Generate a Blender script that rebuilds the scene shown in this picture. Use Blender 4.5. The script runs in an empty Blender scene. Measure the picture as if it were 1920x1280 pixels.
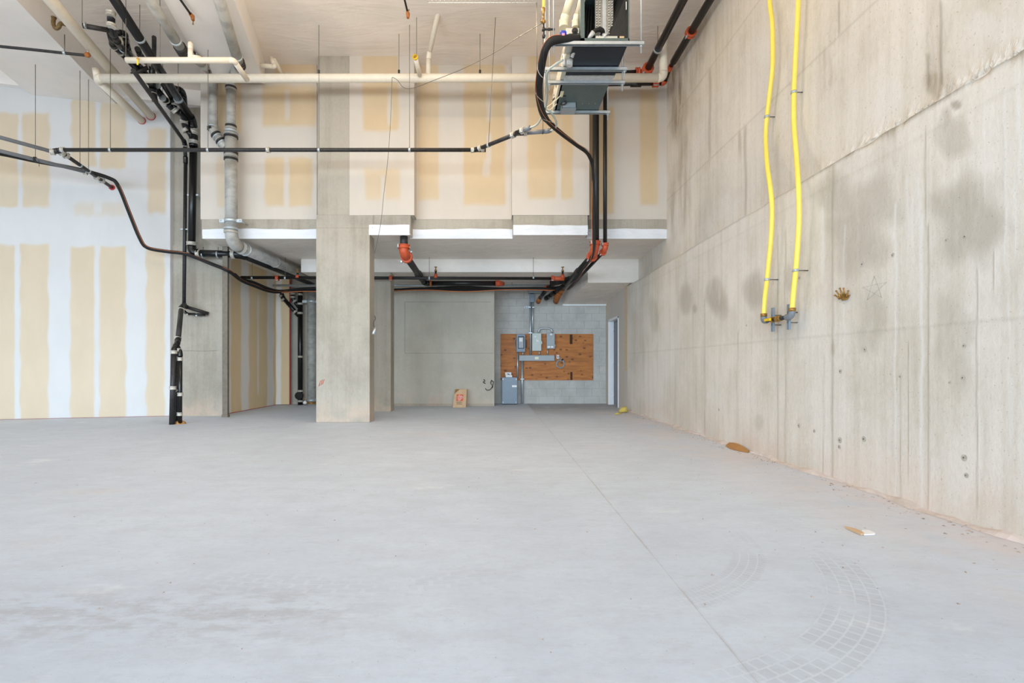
import bpy, math, random
import numpy as np
from mathutils import Vector as V

random.seed(7)
rng = np.random.default_rng(7)
SC = bpy.context.scene
COL = SC.collection

# ------------------------------------------------------------------ camera, world, light, exposure
F, CX, CY, H = 950.0, 925.0, 686.0, 1.0        # focal length (px), principal point (px), lens height (m)
cam = bpy.data.cameras.new('camera')
cam.sensor_width = 36.0
cam.lens = 36.0 * F / 1920.0
cam.shift_x = (960.0 - CX) / 1920.0
cam.shift_y = (CY - 640.0) / 1920.0
cam.clip_start = 0.05
co = bpy.data.objects.new('camera', cam)
COL.objects.link(co)
co.location = (0, 0, H)
co.rotation_euler = (math.pi / 2, 0, 0)
SC.camera = co

w = bpy.data.worlds.new('daylight')
SC.world = w
w.use_nodes = True
bg = w.node_tree.nodes['Background']
bg.inputs[0].default_value = (0.70, 0.86, 1.0, 1)
bg.inputs[1].default_value = 0.75


def area(name, loc, rot, sx, sy, e, col):
    l = bpy.data.lights.new(name, 'AREA')
    l.shape = 'RECTANGLE'
    l.size, l.size_y, l.energy, l.color = sx, sy, e, col
    o = bpy.data.objects.new(name, l)
    o.location, o.rotation_euler = loc, rot
    COL.objects.link(o)


def lamp(name, loc, e, col, r=0.5):
    l = bpy.data.lights.new(name, 'POINT')
    l.energy, l.color, l.shadow_soft_size = e, col, r
    o = bpy.data.objects.new(name, l)
    o.location = loc
    COL.objects.link(o)


area('storefront_daylight', (-6.0, -16.0, 4.0), (math.radians(90), 0, 0), 36.0, 9.0, 8900, (0.68, 0.845, 1.0))
WARM = (1.0, 0.80, 0.56)
for lx, ly, le in ((0.1, 4.6, 66), (-4.5, 5.4, 58), (-2.2, 5.8, 62), (1.2, 3.0, 44), (-8.0, 5.0, 56)):
    lamp('warm_fill_light', (lx, ly, 5.3), le, WARM)  # unseen warm lights added to warm the upper part of the room

SC.cycles.max_bounces = 14
SC.cycles.diffuse_bounces = 10
vs = SC.view_settings
vs.view_transform = 'Standard'
vs.look = 'None'
vs.gamma = 1.0
vs.use_curve_mapping = False
vs.exposure = 0.0


# ------------------------------------------------------------------ pixel helpers (1920x1280 survey of the photograph)
def P(px, py, Y):
    return V(((px - CX) * Y / F, Y, H + (CY - py) * Y / F))


def PX(px, py, X):
    return P(px, py, F * X / (px - CX))


def PZ(px, py, z):
    return P(px, py, F * (z - H) / (CY - py))


# ------------------------------------------------------------------ materials
def lin(c):
    return tuple(((x / 255) / 12.92 if x / 255 <= 0.04045 else ((x / 255 + 0.055) / 1.055) ** 2.4) for x in c) + (1.0,)


def newmat(name):
    m = bpy.data.materials.new(name)
    m.use_nodes = True
    nt = m.node_tree
    return m, nt, nt.nodes['Principled BSDF']


def N(nt, typ, **kw):
    n = nt.nodes.new(typ)
    for k, v in kw.items():
        if k.startswith('i_'):
            k = k[2:]
            n.inputs[int(k) if k.isdigit() else k].default_value = v
        else:
            setattr(n, k, v)
    return n


def L(nt, a, b):
    nt.links.new(a, b)


def coords(nt, scale):
    g = N(nt, 'ShaderNodeNewGeometry')
    mp = N(nt, 'ShaderNodeMapping')
    mp.inputs['Scale'].default_value = scale
    L(nt, g.outputs['Position'], mp.inputs['Vector'])
    return mp.outputs[0]


def noise(nt, scale, detail=4, rough=0.6, vec=None):
    n = N(nt, 'ShaderNodeTexNoise', i_Detail=detail, i_Roughness=rough)
    n.inputs['Scale'].default_value = 1.0
    L(nt, vec if vec is not None else coords(nt, scale), n.inputs['Vector'])
    return n.outputs['Fac']


def ramp(nt, fac, a, b, lo=0.0, hi=1.0):
    r = N(nt, 'ShaderNodeMapRange', i_1=a, i_2=b, i_3=lo, i_4=hi)
    r.clamp = True
    r.interpolation_type = 'SMOOTHSTEP'
    L(nt, fac, r.inputs[0])
    return r.outputs[0]


def math_(nt, op, a, b=None):
    n = N(nt, 'ShaderNodeMath', operation=op)
    for i, x in enumerate((a, b)):
        if x is None:
            continue
        if isinstance(x, (int, float)):
            n.inputs[i].default_value = x
        else:
            L(nt, x, n.inputs[i])
    return n.outputs[0]


def mix(nt, fac, a, b):
    n = N(nt, 'ShaderNodeMix', data_type='RGBA')
    for i, x in ((0, fac), (6, a), (7, b)):
        if isinstance(x, (int, float, tuple)):
            n.inputs[i].default_value = x
        else:
            L(nt, x, n.inputs[i])
    return n.outputs[2]


def attr(nt, name):
    return N(nt, 'ShaderNodeAttribute', attribute_name=name).outputs['Fac']


def bump(nt, bs, h, strength, dist=0.01):
    b = N(nt, 'ShaderNodeBump', i_Strength=strength, i_Distance=dist)
    L(nt, h, b.inputs['Height'])
    L(nt, b.outputs[0], bs.inputs['Normal'])


def plain(name, c, rough=0.5, metal=0.0, var=0.12, scale=(14, 14, 14), bmp=0.0):
    m, nt, bs = newmat(name)
    a = lin(c)
    d = tuple(x * (1 - var) for x in a[:3]) + (1,)
    f = ramp(nt, noise(nt, scale), 0.35, 0.7)
    L(nt, mix(nt, f, a, d), bs.inputs['Base Color'])
    bs.inputs['Roughness'].default_value = rough
    bs.inputs['Metallic'].default_value = metal
    if bmp:
        bump(nt, bs, noise(nt, tuple(s * 3 for s in scale)), bmp)
    return m


def concrete(name, light, dark, pink=0.5, streak=0.5):
    """formwork concrete: cloudy grey, vertical runs, dust at the foot; attributes add the surveyed stains"""
    m, nt, bs = newmat(name)
    big = ramp(nt, noise(nt, (0.9, 0.9, 0.8), 5), 0.38, 0.66)
    run_ = ramp(nt, noise(nt, (7, 7, 0.35), 5, 0.7), 0.42, 0.72)
    fine = ramp(nt, noise(nt, (30, 30, 16), 3), 0.35, 0.75)
    pit = ramp(nt, noise(nt, (55, 55, 55), 1), 0.70, 0.74)
    f = math_(nt, 'ADD', math_(nt, 'MULTIPLY', big, 0.45), math_(nt, 'MULTIPLY', run_, streak))
    f = math_(nt, 'ADD', f, math_(nt, 'MULTIPLY', fine, 0.14))
    c = mix(nt, f, lin(light), lin(dark))
    dm = math_(nt, 'MULTIPLY', attr(nt, 'damp'), ramp(nt, noise(nt, (5, 5, 1.6), 5, 0.7), 0.25, 0.55, 0.45, 1.15))
    c = mix(nt, dm, c, lin(tuple(x * 0.86 for x in dark)))
    bm_ = math_(nt, 'MULTIPLY', attr(nt, 'brown'), ramp(nt, noise(nt, (6, 6, 1.2), 5, 0.75), 0.36, 0.62, 0.15, 0.95))
    c = mix(nt, bm_, c, lin((136, 116, 86)))
    ls = ramp(nt, noise(nt, (16, 16, 0.5), 4, 0.7), 0.60, 0.74)
    c = mix(nt, math_(nt, 'MULTIPLY', ls, streak * 0.7), c, lin(tuple(min(255, x + 14) for x in light)))
    c = mix(nt, math_(nt, 'MULTIPLY', attr(nt, 'lime'), 0.75), c, lin((228, 226, 222)))
    c = mix(nt, math_(nt, 'MULTIPLY', attr(nt, 'seam'), 0.55), c, lin((122, 112, 94)))
    c = mix(nt, math_(nt, 'MULTIPLY', pit, 0.25), c, lin((96, 90, 78)))
    g = N(nt, 'ShaderNodeSeparateXYZ')
    L(nt, N(nt, 'ShaderNodeNewGeometry').outputs['Position'], g.inputs[0])
    foot = ramp(nt, g.outputs[2], 0.02, 0.55, 1.0, 0.0)
    foot = math_(nt, 'MULTIPLY', foot, ramp(nt, noise(nt, (2.2, 2.2, 2.5), 4), 0.36, 0.62))
    c = mix(nt, math_(nt, 'MULTIPLY', foot, pink), c, lin((222, 190, 168)))
    L(nt, c, bs.inputs['Base Color'])
    bs.inputs['Roughness'].default_value = 0.85
    h = math_(nt, 'ADD', noise(nt, (26, 26, 20), 5), math_(nt, 'MULTIPLY', attr(nt, 'seam'), -1.2))
    h = math_(nt, 'SUBTRACT', h, pit)
    bump(nt, bs, h, 0.35, 0.012)
    return m


def drywall(name, paper, mud):
    m, nt, bs = newmat(name)
    n1 = ramp(nt, noise(nt, (3, 3, 1.2), 4), 0.3, 0.75)
    pp = mix(nt, math_(nt, 'MULTIPLY', n1, 0.35), lin(paper), lin(tuple(min(255, x + 14) for x in paper)))
    mm = mix(nt, math_(nt, 'MULTIPLY', n1, 0.4), lin(mud), lin(tuple(x - 10 for x in mud)))
    L(nt, mix(nt, attr(nt, 'paper'), mm, pp), bs.inputs['Base Color'])
    bs.inputs['Roughness'].default_value = 0.8
    bump(nt, bs, noise(nt, (9, 9, 4), 4), 0.06, 0.02)
    return m


def wrinkled(name, c, strength=0.5, sc=(3.0, 3.0, 3.0), rough=0.55, var=0.08):
    """white vapour-barrier sheet: soft folds"""
    m, nt, bs = newmat(name)
    f = ramp(nt, noise(nt, (0.7, 0.7, 0.7), 3), 0.35, 0.7)
    L(nt, mix(nt, f, lin(c), lin(tuple(x * (1 - var) for x in c))), bs.inputs['Base Color'])
    bs.inputs['Roughness'].default_value = rough
    wv = N(nt, 'ShaderNodeTexNoise', i_Detail=6.0, i_Roughness=0.55, i_Distortion=1.6)
    wv.inputs['Scale'].default_value = 1.0
    L(nt, coords(nt, sc), wv.inputs['Vector'])
    bump(nt, bs, wv.outputs['Fac'], strength, 0.05)
    return m


def floor_mat():
    m, nt, bs = newmat('floor_concrete')
    big = ramp(nt, noise(nt, (0.55, 0.4, 1), 5, 0.65), 0.34, 0.68)
    mid = ramp(nt, noise(nt, (2.4, 5.0, 1), 6, 0.7), 0.38, 0.70)
    fine = ramp(nt, noise(nt, (22, 34, 1), 4, 0.75), 0.40, 0.74)
    c = mix(nt, math_(nt, 'MULTIPLY', big, 0.7), lin((209, 218, 230)), lin((194, 203, 217)))
    c = mix(nt, math_(nt, 'MULTIPLY', mid, 0.32), c, lin((184, 188, 198)))
    c = mix(nt, math_(nt, 'MULTIPLY', fine, 0.16), c, lin((166, 168, 176)))
    pale = ramp(nt, noise(nt, (0.9, 1.6, 1), 5, 0.7), 0.60, 0.74)
    c = mix(nt, math_(nt, 'MULTIPLY', pale, 0.55), c, lin((236, 239, 243)))
    speck = ramp(nt, noise(nt, (75, 75, 1), 1), 0.735, 0.76)
    c = mix(nt, math_(nt, 'MULTIPLY', speck, 0.35), c, lin((120, 112, 104)))
    g = N(nt, 'ShaderNodeSeparateXYZ')
    L(nt, N(nt, 'ShaderNodeNewGeometry').outputs['Position'], g.inputs[0])
    x, y = g.outputs[0], g.outputs[1]
    # salmon dust swept up against the concrete wall, and a few dusty patches
    d = math_(nt, 'MULTIPLY', ramp(nt, x, 1.7, 2.95), ramp(nt, noise(nt, (1.6, 1.0, 1), 5, 0.7), 0.30, 0.62))
    c = mix(nt, math_(nt, 'MULTIPLY', d, 0.62), c, lin((222, 207, 202)))
    d2 = ramp(nt, noise(nt, (0.5, 0.9, 1), 4), 0.60, 0.72)
    c = mix(nt, math_(nt, 'MULTIPLY', d2, 0.30), c, lin((220, 206, 198)))
    tr = ramp(nt, noise(nt, (7, 13, 1), 7, 0.8), 0.50, 0.66)
    c = mix(nt, math_(nt, 'MULTIPLY', tr, 0.20), c, lin((168, 170, 178)))
    tr2 = ramp(nt, noise(nt, (4, 15, 1.3), 6, 0.75), 0.58, 0.70)
    c = mix(nt, math_(nt, 'MULTIPLY', tr2, 0.28), c, lin((232, 236, 241)))
    # a darker grey tone towards the back, right of the joint, and the scuffed patch near the entrance
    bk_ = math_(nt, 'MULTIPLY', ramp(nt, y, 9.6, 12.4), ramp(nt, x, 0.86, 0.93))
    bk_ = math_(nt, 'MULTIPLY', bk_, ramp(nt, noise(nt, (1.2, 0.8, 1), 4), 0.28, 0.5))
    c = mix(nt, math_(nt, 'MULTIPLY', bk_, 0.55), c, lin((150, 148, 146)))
    sc = math_(nt, 'MULTIPLY', ramp(nt, x, -0.2, -0.9), ramp(nt, math_(nt, 'ABSOLUTE', math_(nt, 'SUBTRACT', y, 2.05)), 0.05, 0.35, 1.0, 0.0))
    sc = math_(nt, 'MULTIPLY', sc, ramp(nt, noise(nt, (5, 11, 1), 6, 0.75), 0.44, 0.60))
    c = mix(nt, math_(nt, 'MULTIPLY', sc, 0.40), c, lin((158, 156, 158)))
    # tyre prints: arcs of dusty tread blocks
    def tyre(cx, cy, r0, wd, a0, a1, rows, blocks, amt):
        dx, dy = math_(nt, 'SUBTRACT', x, cx), math_(nt, 'SUBTRACT', y, cy)
        rr = math_(nt, 'SQRT', math_(nt, 'ADD', math_(nt, 'MULTIPLY', dx, dx), math_(nt, 'MULTIPLY', dy, dy)))
        an = math_(nt, 'ARCTAN2', dy, dx)
        off = math_(nt, 'ABSOLUTE', math_(nt, 'SUBTRACT', rr, r0))
        band = ramp(nt, off, wd * 0.8, wd, 1.0, 0.0)
        band = math_(nt, 'MULTIPLY', band, ramp(nt, an, a0, a0 + 0.25))
        band = math_(nt, 'MULTIPLY', band, ramp(nt, an, a1 - 0.25, a1, 1.0, 0.0))
        band = math_(nt, 'MULTIPLY', band, ramp(nt, noise(nt, (3, 3, 1), 3), 0.34, 0.52))
        row = math_(nt, 'MULTIPLY', math_(nt, 'SUBTRACT', rr, r0), rows)
        rowi = math_(nt, 'FLOOR', row)
        t1 = math_(nt, 'ABSOLUTE', math_(nt, 'SUBTRACT', math_(nt, 'FRACT', row), 0.5))
        t2 = math_(nt, 'FRACT', math_(nt, 'ADD', math_(nt, 'MULTIPLY', an, blocks), math_(nt, 'MULTIPLY', rowi, 0.37)))
        t2 = math_(nt, 'ABSOLUTE', math_(nt, 'SUBTRACT', t2, 0.5))
        gap = math_(nt, 'MAXIMUM', ramp(nt, t1, 0.40, 0.46), ramp(nt, t2, 0.38, 0.45))
        nonlocal c
        blk = math_(nt, 'MULTIPLY', band, math_(nt, 'SUBTRACT', 1.0, gap))
        c = mix(nt, math_(nt, 'MULTIPLY', blk, amt), c, lin((160, 164, 174)))
        c = mix(nt, math_(nt, 'MULTIPLY', math_(nt, 'MULTIPLY', band, gap), amt * 0.8), c, lin((226, 228, 232)))
    tyre(0.30, 3.0, 1.50, 0.12, -1.35, -0.10, 20.0, 26.0, 0.24)
    tyre(0.42, 3.1, 1.02, 0.085, -1.30, 0.05, 24.0, 36.0, 0.20)
    tyre(-0.75, 5.3, 2.98, 0.10, -1.95, -1.2, 22.0, 24.0, 0.12)
    tyre(-1.5, 5.4, 3.5, 0.16, -1.9, -1.25, 18.0, 20.0, 0.08)
    jn = math_(nt, 'MULTIPLY', attr(nt, 'seam'), ramp(nt, noise(nt, (2, 3, 1), 4), 0.34, 0.6, 0.35, 1.3))
    c = mix(nt, jn, c, lin((168, 158, 150)))
    L(nt, c, bs.inputs['Base Color'])
    bs.inputs['Roughness'].default_value = 0.62
    bump(nt, bs, noise(nt, (10, 16, 1), 6, 0.7), 0.10, 0.01)
    return m


def plywood_mat():
    m, nt, bs = newmat('plywood_face')
    warp = noise(nt, (2.0, 1, 1.5), 3)
    g = N(nt, 'ShaderNodeSeparateXYZ')
    L(nt, N(nt, 'ShaderNodeNewGeometry').outputs['Position'], g.inputs[0])
    n1 = noise(nt, (3.0, 1, 24), 5, 0.65)
    c = mix(nt, ramp(nt, n1, 0.35, 0.7), lin((196, 124, 58)), lin((166, 98, 42)))
    n2 = noise(nt, (1.3, 1, 5.0), 3)
    c = mix(nt, math_(nt, 'MULTIPLY', ramp(nt, n2, 0.45, 0.7), 0.45), c, lin((150, 92, 40)))
    vo = N(nt, 'ShaderNodeTexVoronoi', feature='F1')
    vo.inputs['Scale'].default_value = 1.0
    L(nt, coords(nt, (5.5, 0.01, 8.5)), vo.inputs['Vector'])
    c = mix(nt, math_(nt, 'MULTIPLY', ramp(nt, vo.outputs['Distance'], 0.12, 0.30, 1.0, 0.0), 0.8), c, lin((92, 52, 20)))
    L(nt, c, bs.inputs['Base Color'])
    bs.inputs['Roughness'].default_value = 0.6
    return m


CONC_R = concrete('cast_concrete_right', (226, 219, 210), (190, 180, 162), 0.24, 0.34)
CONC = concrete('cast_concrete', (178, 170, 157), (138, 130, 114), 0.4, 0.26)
CONC_D = concrete('cast_concrete_back', (196, 190, 176), (166, 160, 146), 0.35, 0.15)  # concrete made lighter to stand in for light missing at the back
DRY = drywall('taped_drywall', (200, 178, 145), (204, 195, 184))  # drywall with the warm light of the upper wall put into its colour
DRYL = drywall('taped_drywall_left', (208, 191, 166), (212, 211, 210))  # same drywall, cooler tone for the daylight on the left wall
DRYD = drywall('taped_drywall_recess', (226, 202, 162), (236, 232, 226))  # same drywall, lightened to make up for light missing in the recess
SHEET = wrinkled('white_sheet_ceiling', (242, 231, 220), 0.42, (0.5, 2.0, 2.0), 0.7, 0.05)
SHEETB = wrinkled('white_sheet_beam', (246, 240, 234), 0.22, (1.2, 1.2, 1.2), 0.6, 0.05)
FOIL = wrinkled('white_foil_band', (226, 228, 232), 0.45, (2.0, 5.0, 9.0), 0.45, 0.03)
SOFF = wrinkled('white_sheet_soffit', (238, 230, 220), 0.55, (1.6, 2.6, 2.6), 0.55, 0.07)
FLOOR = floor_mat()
MORTAR = plain('block_mortar', (200, 198, 194), 0.9)
BLOCK = plain('grey_block', (196, 194, 189), 0.9, 0, 0.16, (3, 3, 3), 0.3)
BLACK = plain('black_abs', (15, 15, 17), 0.3, 0, 0.3)
BLACKW = plain('black_abs_weathered', (46, 44, 44), 0.5, 0, 0.5, (20, 20, 20))
STEELB = plain('black_steel', (26, 24, 23), 0.4, 0.0, 0.4)
RUBBER = plain('black_insulation', (22, 20, 19), 0.75, 0, 0.3)
CREAM = plain('white_insulated', (232, 222, 204), 0.5, 0, 0.05)
PVC = plain('cream_pvc', (236, 226, 196), 0.4, 0, 0.06)
GREYP = plain('grey_conduit_plastic', (128, 132, 138), 0.5, 0, 0.12)
IRON = plain('grey_cast_iron', (176, 174, 168), 0.6, 0.1, 0.32, (5, 5, 9))
BANDW = plain('clamp_white', (206, 200, 188), 0.4, 0.3, 0.3, (60, 60, 60))
BANDB = plain('clamp_black', (40, 38, 36), 0.5, 0, 0.2)
ZINC = plain('zinc_steel', (196, 204, 208), 0.38, 0.6, 0.12)
ROD = plain('threaded_rod', (120, 116, 108), 0.5, 0.5, 0.2)
ORANGE = plain('orange_coupling', (198, 84, 46), 0.5, 0, 0.2)
RUST = plain('rusty_orange', (178, 108, 50), 0.7, 0, 0.4, (60, 60, 60))
COPPER = plain('copper_wire', (206, 122, 78), 0.4, 0.4, 0.15)
OLDCU = plain('dull_copper', (122, 96, 56), 0.5, 0.3, 0.35, (40, 40, 40))
BRASS = plain('aged_brass', (176, 134, 70), 0.4, 0.6, 0.35, (50, 50, 50))
YELLOW = plain('yellow_jacket', (252, 226, 96), 0.4, 0, 0.05)
YELTAG = plain('yellow_handle', (240, 196, 20), 0.45, 0, 0.05)
PANELG = plain('panel_grey', (158, 166, 170), 0.45, 0.1, 0.06)
PANELL = plain('panel_light_grey', (190, 200, 194), 0.45, 0.1, 0.05)
PANELD = plain('panel_blue_grey', (128, 142, 156), 0.45, 0.1, 0.06)
NAVY = plain('navy_plastic', (52, 66, 88), 0.4)
TEAL = plain('teal_steel', (92, 106, 104), 0.45, 0.2, 0.12)
INK = plain('dark_blue_steel', (22, 32, 42), 0.4, 0.1, 0.2)
CASE = plain('furnace_white_steel', (206, 204, 190), 0.45, 0.1, 0.06)
LINER = plain('black_liner', (26, 26, 26), 0.6, 0, 0.4, (30, 30, 6), 0.4)
EMBOSS = plain('embossed_foil', (168, 165, 158), 0.3, 0.75, 0.3, (40, 40, 40), 0.6)
SILVER = plain('silver_sheet', (206, 206, 200), 0.28, 0.7, 0.15)
CLEAR = plain('frosted_wrap', (204, 204, 202), 0.25, 0.1, 0.2, (22, 22, 22), 0.5)
WHITE = plain('white_plastic', (240, 240, 238), 0.4, 0, 0.04)
PAPER = plain('white_paper', (244, 242, 242), 0.7, 0, 0.04)
BLUE = plain('blue_tape', (36, 58, 178), 0.4, 0, 0.1)
PINK = plain('pink_label', (232, 150, 160), 0.6)
SEAL = plain('dull_sealant', (170, 128, 126), 0.7, 0, 0.2)
RED = plain('red_sealant', (186, 54, 52), 0.6, 0, 0.15)
DOORG = plain('grey_door_paint', (116, 118, 124), 0.45, 0, 0.05)
TRIMW = plain('white_trim_paint', (238, 240, 242), 0.45, 0, 0.03)
STUD = plain('brown_grey_steel', (124, 114, 100), 0.6, 0.2, 0.2)
KRAFT = plain('kraft_paper', (214, 180, 142), 0.8, 0, 0.1, (12, 12, 12), 0.2)
KRAFTD = plain('kraft_inside', (176, 134, 78), 0.8, 0, 0.1)
LOGO = plain('orange_print', (226, 104, 66), 0.7, 0, 0.08)
PRINT = plain('grey_print', (150, 120, 104), 0.8)
CARDB = plain('brown_cardboard', (184, 134, 76), 0.8, 0, 0.15)
FOAM = plain('yellow_foam', (206, 184, 96), 0.9, 0, 0.25, (40, 40, 40), 0.6)
CHIP = plain('debris_chip', (178, 158, 146), 0.9, 0, 0.4, (9, 9, 9))
PENCIL = plain('pencil_line', (150, 143, 132), 0.9)
PLY = plywood_mat()
TIE = plain('tie_patch', (196, 189, 178), 0.9, 0, 0.25, (40, 40, 40), 0.4)
m_, nt_, bs_ = newmat('lit_tube')
bs_.inputs['Emission Color'].default_value = (1.0, 0.86, 0.64, 1)
bs_.inputs['Emission Strength'].default_value = 4.0
TUBE = m_


# ------------------------------------------------------------------ mesh builders
class MB:
    def __init__(s):
        s.v, s.f, s.sm = [], [], []

    def add(s, vs_, fs, smooth=False):
        n = len(s.v)
        s.v += [tuple(p) for p in vs_]
        s.f += [tuple(i + n for i in f) for f in fs]
        s.sm += [smooth] * len(fs)
        return s

    def box(s, a, b, bev=0.0):
        (x0, y0, z0), (x1, y1, z1) = a, b
        x0, x1 = min(x0, x1), max(x0, x1)
        y0, y1 = min(y0, y1), max(y0, y1)
        z0, z1 = min(z0, z1), max(z0, z1)
        if bev <= 0:
            s.add([(x, y, z) for x in (x0, x1) for y in (y0, y1) for z in (z0, z1)],
                  [(0, 1, 3, 2), (4, 6, 7, 5), (0, 4, 5, 1), (2, 3, 7, 6), (0, 2, 6, 4), (1, 5, 7, 3)])
            return s
        import bmesh
        bm = bmesh.new()
        bmesh.ops.create_cube(bm, size=1.0)
        for v in bm.verts:
            v.co = V(((x0 + x1) / 2 + v.co.x * (x1 - x0), (y0 + y1) / 2 + v.co.y * (y1 - y0), (z0 + z1) / 2 + v.co.z * (z1 - z0)))
        bmesh.ops.bevel(bm, geom=list(bm.edges), offset=bev, segments=2, profile=0.6, affect='EDGES')
        bm.verts.index_update()
        s.add([v.co for v in bm.verts], [[v.index for v in f.verts] for f in bm.faces])
        bm.free()
        return s

    def obox(s, o, u, v_, w_):
        """box from corner o and three edge vectors"""
        o, u, v_, w_ = V(o), V(u), V(v_), V(w_)
        s.add([o + u * i + v_ * j + w_ * k for i in (0, 1) for j in (0, 1) for k in (0, 1)],
              [(0, 1, 3, 2), (4, 6, 7, 5), (0, 4, 5, 1), (2, 3, 7, 6), (0, 2, 6, 4), (1, 5, 7, 3)])
        return s

    def tube(s, path, r, seg=12, cap=True):
        path = [V(p) for p in path]
        n = len(path)
        rs = [r] * n if isinstance(r, (int, float)) else list(r)
        tg = []
        for i in range(n):
            a, b = path[max(i - 1, 0)], path[min(i + 1, n - 1)]
            d = b - a
            tg.append(d.normalized() if d.length > 1e-9 else (tg[-1] if tg else V((0, 0, 1))))
        t = tg[0]
        u = t.orthogonal().normalized()
        rings = []
        for i in range(n):
            u = u - tg[i] * u.dot(tg[i])
            u = u.normalized() if u.length > 1e-6 else tg[i].orthogonal().normalized()
            w_ = tg[i].cross(u)
            rings.append([path[i] + (u * math.cos(2 * math.pi * k / seg) + w_ * math.sin(2 * math.pi * k / seg)) * rs[i] for k in range(seg)])
        vs_ = [p for g in rings for p in g]
        fs = [(i * seg + k, i * seg + (k + 1) % seg, (i + 1) * seg + (k + 1) % seg, (i + 1) * seg + k) for i in range(n - 1) for k in range(seg)]
        s.add(vs_, fs, True)
        if cap:
            m = len(s.v) - len(vs_)
            s.f += [tuple(m + k for k in reversed(range(seg))), tuple(m + (n - 1) * seg + k for k in range(seg))]
            s.sm += [False, False]
        return s

    def prism(s, pts, d):
        """polygon pts (3-D, planar) extruded by vector d"""
        n = len(pts)
        d = V(d)
        a = [V(p) for p in pts]
        s.add(a + [p + d for p in a], [tuple(range(n))[::-1], tuple(range(n, 2 * n))] + [(i, (i + 1) % n, n + (i + 1) % n, n + i) for i in range(n)])
        return s

    def build(s, name, mat, parent=None, **props):
        me = bpy.data.meshes.new(name)
        off = parent.location if parent is not None else V((0, 0, 0))
        me.from_pydata([(x - off[0], y - off[1], z - off[2]) for x, y, z in s.v], [], s.f)
        me.polygons.foreach_set('use_smooth', s.sm)
        me.materials.append(mat)
        import bmesh
        bm = bmesh.new()
        bm.from_mesh(me)
        bmesh.ops.recalc_face_normals(bm, faces=bm.faces)
        bm.to_mesh(me)
        bm.free()
        o = bpy.data.objects.new(name, me)
        COL.objects.link(o)
        if parent is not None:
            # parents that are themselves children sit at the origin of their thing
            o.parent = parent
        for k, v in props.items():
            o[k] = v
        return o


def sub(mb, name, mat, part):
    """a sub-part: the part has no offset of its own, so measure from the thing"""
    o = mb.build(name, mat, part.parent)
    o.parent = part
    return o


def tag(o, label, cat, group=None, kind=None):
    if label:
        o['label'] = label
    if cat:
        o['category'] = cat
    if group:
        o['group'] = group
    if kind:
        o['kind'] = kind
    return o


def thing(name, loc, label, cat, group=None):
    o = bpy.data.objects.new(name, None)
    o.empty_display_size = 0.1
    COL.objects.link(o)
    o.location = loc
    return tag(o, label, cat, group)


def struct(name, mb, mat, label=None, parent=None):
    o = mb.build(name, mat, parent)
    if parent is None:
        o['kind'] = 'structure'
        if label:
            o['label'] = label
    return o


def surf(name, pts, nu, nv, mat, attrs=None, parent=None, flip=False):
    """grid mesh from an array of shape (nu, nv, 3) with float point attributes"""
    idx = np.arange(nu * nv).reshape(nu, nv)
    a, b, c, d = idx[:-1, :-1].ravel(), idx[1:, :-1].ravel(), idx[1:, 1:].ravel(), idx[:-1, 1:].ravel()
    quads = np.stack([a, d, c, b] if flip else [a, b, c, d], 1)
    me = bpy.data.meshes.new(name)
    off = np.array(parent.location[:]) if parent is not None else np.zeros(3)
    me.from_pydata((pts.reshape(-1, 3) - off).tolist(), [], quads.tolist())
    me.materials.append(mat)
    for k, arr in (attrs or {}).items():
        at = me.attributes.new(k, 'FLOAT', 'POINT')
        at.data.foreach_set('value', np.ascontiguousarray(arr, dtype=np.float32).ravel())
    o = bpy.data.objects.new(name, me)
    COL.objects.link(o)
    if parent is not None:
        o.parent = parent
    return o


def spl(pts, n=8):
    pts = [V(p) for p in pts]
    q = [pts[0] * 2 - pts[1]] + pts + [pts[-1] * 2 - pts[-2]]
    out = []
    for i in range(1, len(q) - 2):
        p0, p1, p2, p3 = q[i - 1:i + 3]
        for k in range(n):
            t = k / n
            out.append(0.5 * ((2 * p1) + (p2 - p0) * t + (2 * p0 - 5 * p1 + 4 * p2 - p3) * t * t + (3 * p1 - p0 - 3 * p2 + p3) * t ** 3))
    out.append(pts[-1])
    return out


def pipe_run(t, pts, r, mat, emat=None, fr=2.0, er=1.14, seg=14, ename='elbow', name='pipe'):
    """straight pipes joined by elbows, each a part of thing t"""
    pts = [V(p) for p in pts]
    n = len(pts)
    cut = [0.0] * n
    for i in range(1, n - 1):
        cut[i] = min(fr * r, 0.45 * (pts[i] - pts[i - 1]).length, 0.45 * (pts[i + 1] - pts[i]).length)
    for i in range(n - 1):
        d = (pts[i + 1] - pts[i]).normalized()
        MB().tube([pts[i] + d * cut[i] * 0.9, pts[i + 1] - d * cut[i + 1] * 0.9], r, seg).build(name, mat, t)
    for i in range(1, n - 1):
        a = pts[i] + (pts[i - 1] - pts[i]).normalized() * cut[i] * 1.15
        b = pts[i] + (pts[i + 1] - pts[i]).normalized() * cut[i] * 1.15
        arc = [a * (1 - k / 8) ** 2 + pts[i] * 2 * (k / 8) * (1 - k / 8) + b * (k / 8) ** 2 for k in range(9)]
        MB().tube(arc, r * er, seg).build(ename, emat or mat, t)


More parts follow.
